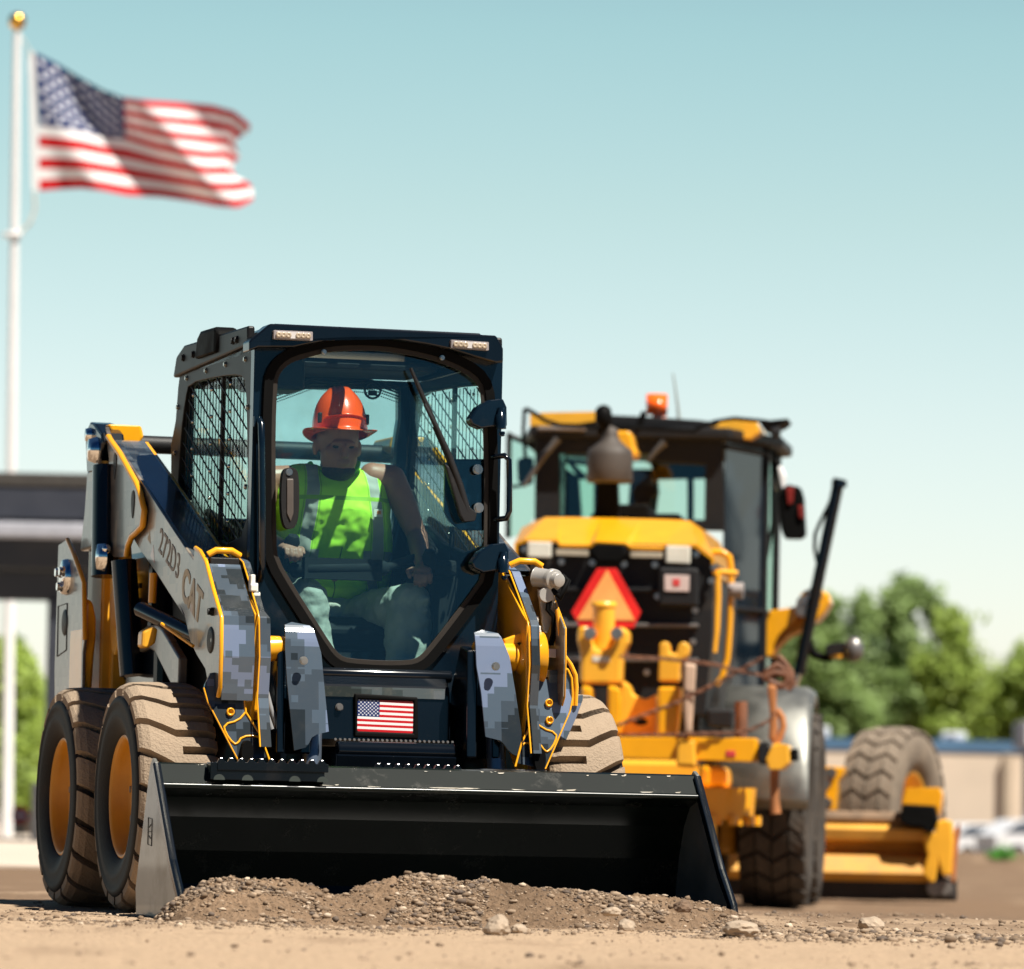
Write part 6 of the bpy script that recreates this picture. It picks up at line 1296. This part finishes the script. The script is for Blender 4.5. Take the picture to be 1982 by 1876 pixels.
b = MB(); q = G.V(7, RV+.55, (852, 1040), (852, 1215)); b.cyl((q[0][0], RV+.55, q[0][1]), (q[1][0], RV+.55, q[1][1]), .285/2*1.9, 28, .285/2*1.75)
for k in range(12): a = k*pi/6; b.cyl((q[1][0]+.27*cos(a), RV+.55+.27*sin(a), q[1][1]-.03), (q[1][0]+.27*cos(a), RV+.55+.27*sin(a), q[1][1]+.03), .03, 8)
b.build('hub', GY, rp)
CHN = mat('rusty_iron', (.20, .085, .045), .8, var=.3)
def chain(path, v, label, rad=.028):
    q = [(p[0], v, p[1]) for p in G.V(7, v, *path)]; L_ = []; tot = []
    pts_ = []
    for a, c in zip(q, q[1:]):
        a, c = Vector(a), Vector(c); k = max(1, int((c-a).length/.034)); pts_ += [a.lerp(c, t/k) for t in range(k)]
    pts_.append(Vector(q[-1])); b = MB()
    for i in range(len(pts_)-1):
        a, c = pts_[i], pts_[i+1]; d = (c-a).normalized(); o_ = d.orthogonal().normalized(); o_ = o_ if i % 2 else d.cross(o_); mid = (a+c)/2; hl = (c-a).length*.72
        b.tube([mid+d*hl*cos(t*pi/4)+o_*rad*.75*sin(t*pi/4) for t in range(8)], rad*.33, 5, closed=True)
    b.v = [tuple(G.o+G.u*p[0]+G.v*p[1]+Vector((0, 0, p[2]-0*G.o.z))) for p in b.v]; b.v = [(p[0], p[1], p[2]-G.o.z) for p in b.v]
    o = b.build('chain', CHN); return tag(o, label, 'chain', 'rusty chains slung over the grader ripper')
chain([(330, 445), (560, 455), (740, 475), (860, 490), (960, 520), (1100, 545)], RV-.12, 'rusty chain running level across the top of the ripper brackets', .015)
chain([(300, 830), (520, 745), (640, 700), (760, 640), (900, 570), (1010, 510), (1110, 455)], RV-.16, 'rusty chain rising diagonally from the tool bar to the right shank', .016)
chain([(300, 880), (560, 880), (760, 872), (950, 868), (1050, 850), (1150, 800), (1180, 760)], RV-.14, 'rusty chain drooping along the front of the yellow tool bar', .015)
gt('fender_strut', CHN, 7, RV+.4, [(1000, 560), (1000, 760)], .04); gt('rope_coil', CHN, 20, RV+.8, [(760, 900), (880, 850), (980, 870), (1010, 930), (930, 980), (830, 940), (780, 860), (900, 780), (1000, 860), (960, 1000)], .025); gt('rope_coil', CHN, 20, RV+.8, [(900, 700), (960, 760), (1020, 850), (1040, 960), (990, 1010)], .02)
# blade lift arm and cylinder on the right
la = gp('lift_arm', GY, 20, 2.6, 2.9, [(775, 292), (860, 276), (980, 262), (1075, 240), (1092, 330), (1060, 380), (960, 450), (900, 520), (862, 600), (845, 690), (800, 710), (768, 660)], bev=.03)
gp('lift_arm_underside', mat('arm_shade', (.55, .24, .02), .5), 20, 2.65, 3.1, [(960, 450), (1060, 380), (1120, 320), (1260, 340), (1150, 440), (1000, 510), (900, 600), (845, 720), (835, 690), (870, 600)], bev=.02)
gp('lift_arm_head', GY, 20, 2.5, 2.95, [(1105, 130), (1160, 90), (1290, 90), (1372, 130), (1384, 210), (1330, 300), (1250, 390), (1150, 370), (1085, 300)], bev=.05)
for x, y in ((1140, 215), (1215, 225), (1190, 285), (1130, 270), (1240, 130)): c = G.V(20, 2.48, (x, y))[0]; b = MB(); b.bolt((c[0], 2.49, c[1]), (0, -1, 0), .045, .05); b.build('head_bolt', BOLT, GD)
q = [G.V(6, 2.45, (1868, 655))[0], G.V(6, 2.45, (1740, 1270))[0], G.V(20, 2.45, (1090, 870))[0], G.V(20, 2.45, (1050, 1010))[0]]
b = MB(); b.cyl((q[0][0], 2.45, q[0][1]), (q[2][0], 2.45, q[2][1]), .042, 20); b.lathe([(0, .055), (.05, .055)], (q[0][0], 2.45, q[0][1]-.06), (0, 0, 1), 16); b.build('blade_lift_cylinder', BLACK, GD)
b = MB(); b.cyl((q[2][0], 2.45, q[2][1]), (q[3][0], 2.45, q[3][1]), .022, 16); b.build('cylinder_rod', CHROME, GD)
gt('hydraulic_hose', RUB, 6, 2.5, [(1850, 700), (1810, 800), (1760, 900), (1735, 960), (1732, 1040), (1745, 1110), (1770, 1080)], .014)
lm = gt('side_lamp_arm', RUB, 20, 2.7, [(1185, 570), (1200, 640), (1250, 690), (1330, 712), (1400, 705)], .03); gp('side_lamp', MATTE, 20, 2.6, 2.9, [(1330, 610), (1370, 585), (1480, 570), (1590, 580), (1640, 640), (1620, 690), (1560, 720), (1380, 715), (1335, 680)], bev=.06)
gt('lamp_knob', GY, 20, 2.55, [(1438, 690), (1440, 720)], [.045, .038], n=16)
c = G.V(20, 2.6, (1600, 640))[0]; b = MB(); b.ell((c[0], 2.6, c[1]), (.07, .06, .09)); b.build('lamp_glass', STEEL, GD)
# drawbar, circle, blade
q = G.V(21, 5.2, (160, 560), (385, 960)); 
gp('circle_joint', GY, 21, 5.0, 5.5, [(150, 560), (385, 575), (370, 640), (330, 690), (320, 760), (300, 950), (150, 960)], bev=.04)
for x, y in ((262, 622), (210, 715), (225, 880)): c = G.V(21, 4.95, (x, y))[0]; b = MB(); b.bolt((c[0], 4.99, c[1]), (0, -1, 0), .035, .05); b.build('joint_pin', BOLT, GD)
b = MB(); b.bb((-.25, 1.5, 1.0), (.25, 6.9, 1.45)); b.build('main_beam', GY, GD, .05)
b = MB(); b.tube([(0, 4.6, .75), (.7, 4.0, .72), (.9, 4.6, .72), (.7, 5.2, .72), (0, 5.4, .72), (-.7, 5.2, .72), (-.9, 4.6, .72), (-.7, 4.0, .72)], .07, 10, closed=True); b.build('circle', GYD, GD)
BV = 4.2; bz = [G.V(21, BV, (600, y))[0][1] for y in (1065, 1195, 1332, 1480, 1550, 1700)]; bu1 = G.V(21, BV, (1060, 1400))[0][0]; bu0 = bu1-3.6
BD = empty('blade', (0, 0, 0)); BD.parent = GD
b = MB(); b.prism([(BV+.05, bz[0]), (BV-.02, bz[0]-.03), (BV, bz[1]), (BV+.16, bz[1]-.02), (BV+.20, bz[2]+.02), (BV-.02, bz[2]), (BV-.10, bz[3]), (BV-.02, bz[3]-.01), (BV+.04, bz[4]), (BV+.24, bz[4]), (BV+.34, bz[2]), (BV+.26, bz[0])], 'u', bu0, bu1+.05); b.build('moldboard', mat('blade_yellow', (.66, .33, .05), .5, var=.2, vscale=3, dust=.25, dustcol=(.34, .2, .1)), BD, .01)
b = MB(); b.bb((bu0, BV+.06, bz[5]), (bu1+.24, BV+.10, bz[4]+.03)); b.build('cutting_edge', mat('edge_shadow_black', (.02, .015, .012), .6), BD, .006)  # black strip drawn for the shadow in the gap below the moldboard
b = MB(); b.bb((bu0, BV+.06, bz[0]-.01), (bu1+.02, BV+.3, bz[0]+.10)); b.build('dirt_on_blade', mat('blade_dirt', (.24, .16, .10), .95, var=.3, bump=.8, bscale=8), BD, .05)
gp('end_frame', YELD, 21, BV-.1, BV+.3, [(1040, 1150), (1150, 1130), (1160, 1040), (1230, 1015), (1300, 1040), (1310, 1200), (1290, 1500), (1210, 1500), (1180, 1400), (1150, 1560), (1110, 1560), (1040, 1490), (1085, 1330)], BD, .03)
gp('end_plate', ORA, 21, BV+.0, BV+.3, [(1320, 1090), (1365, 1080), (1340, 1300), (1320, 1560), (1290, 1560), (1300, 1300)], BD, .01)
gp('end_bit', mat('edge_shadow_black', (.02, .015, .012), .6), 21, BV+.02, BV+.2, [(1090, 1560), (1170, 1380), (1210, 1500), (1335, 1560), (1338, 1705), (1090, 1700)], BD, .02)
for x in (1150, 1235): c = G.V(21, BV, (x, 1605))[0]; b = MB(); b.bolt((c[0], BV+.01, c[1]), (0, -1, 0), .05, .04); b.build('edge_bolt', STEEL, BD)
gp('tip_box', GY, 21, BV-.15, BV+.5, [(900, 752), (1195, 748), (1215, 800), (1205, 895), (1180, 1000), (1150, 905), (865, 885), (890, 800)], BD, .04); gp('tip_box_opening', RUB, 21, BV-.16, BV+.2, [(868, 890), (1140, 905), (1180, 1040), (1120, 1125), (1050, 1115), (1040, 1085), (930, 1080), (850, 1040)], BD, .02)
# front wheels and axle
w3 = G.V(21, 6.6, (790, 944))[0]; bigwheel((w3[0], 6.6, .675+0*w3[1]), (cos(radians(18)), -sin(radians(18)), 0), m1=GTD, m2=GTD); bigwheel((w3[0]-2.35, 7.0, .675), (-cos(radians(18)), sin(radians(18)), 0), m1=GTD, m2=GTD)
b = MB(); b.tube([(w3[0]-2.1, 6.9, .7), (w3[0]-.2, 6.65, .7)], .14, 12); b.build('front_axle', GYD, GD)

# wood and low hall behind the photographer, mirrored in the windshield and black paint
V = []; F = []
for _ in range(4500):
    x = random.uniform(-70, 70); hgt = 3.6+1.6*noise.noise(Vector((x*.12, 0, 4)))+1.2*noise.noise(Vector((x*.5, 0, 8)))
    z = hgt*random.random()**.6; q = Vector((x, -48+random.uniform(-2, 2), z)); a = Vector((random.gauss(0, 1), random.gauss(0, .5), random.gauss(0, 1))).normalized(); c_ = a.orthogonal().normalized(); s_ = random.uniform(.3, .6)
    o = len(V); V += [q-a*s_, q+c_*s_*.7, q+a*s_, q-c_*s_*.7]; F.append((o, o+1, o+2, o+3))
me = bpy.data.meshes.new('far_wood'); me.from_pydata([tuple(v) for v in V], [], F); me.materials.append(LEAF[2]); o = bpy.data.objects.new('far_wood', me); COL.objects.link(o); tag(o, 'far line of dark trees mirrored low in the loader windshield', kind='stuff')
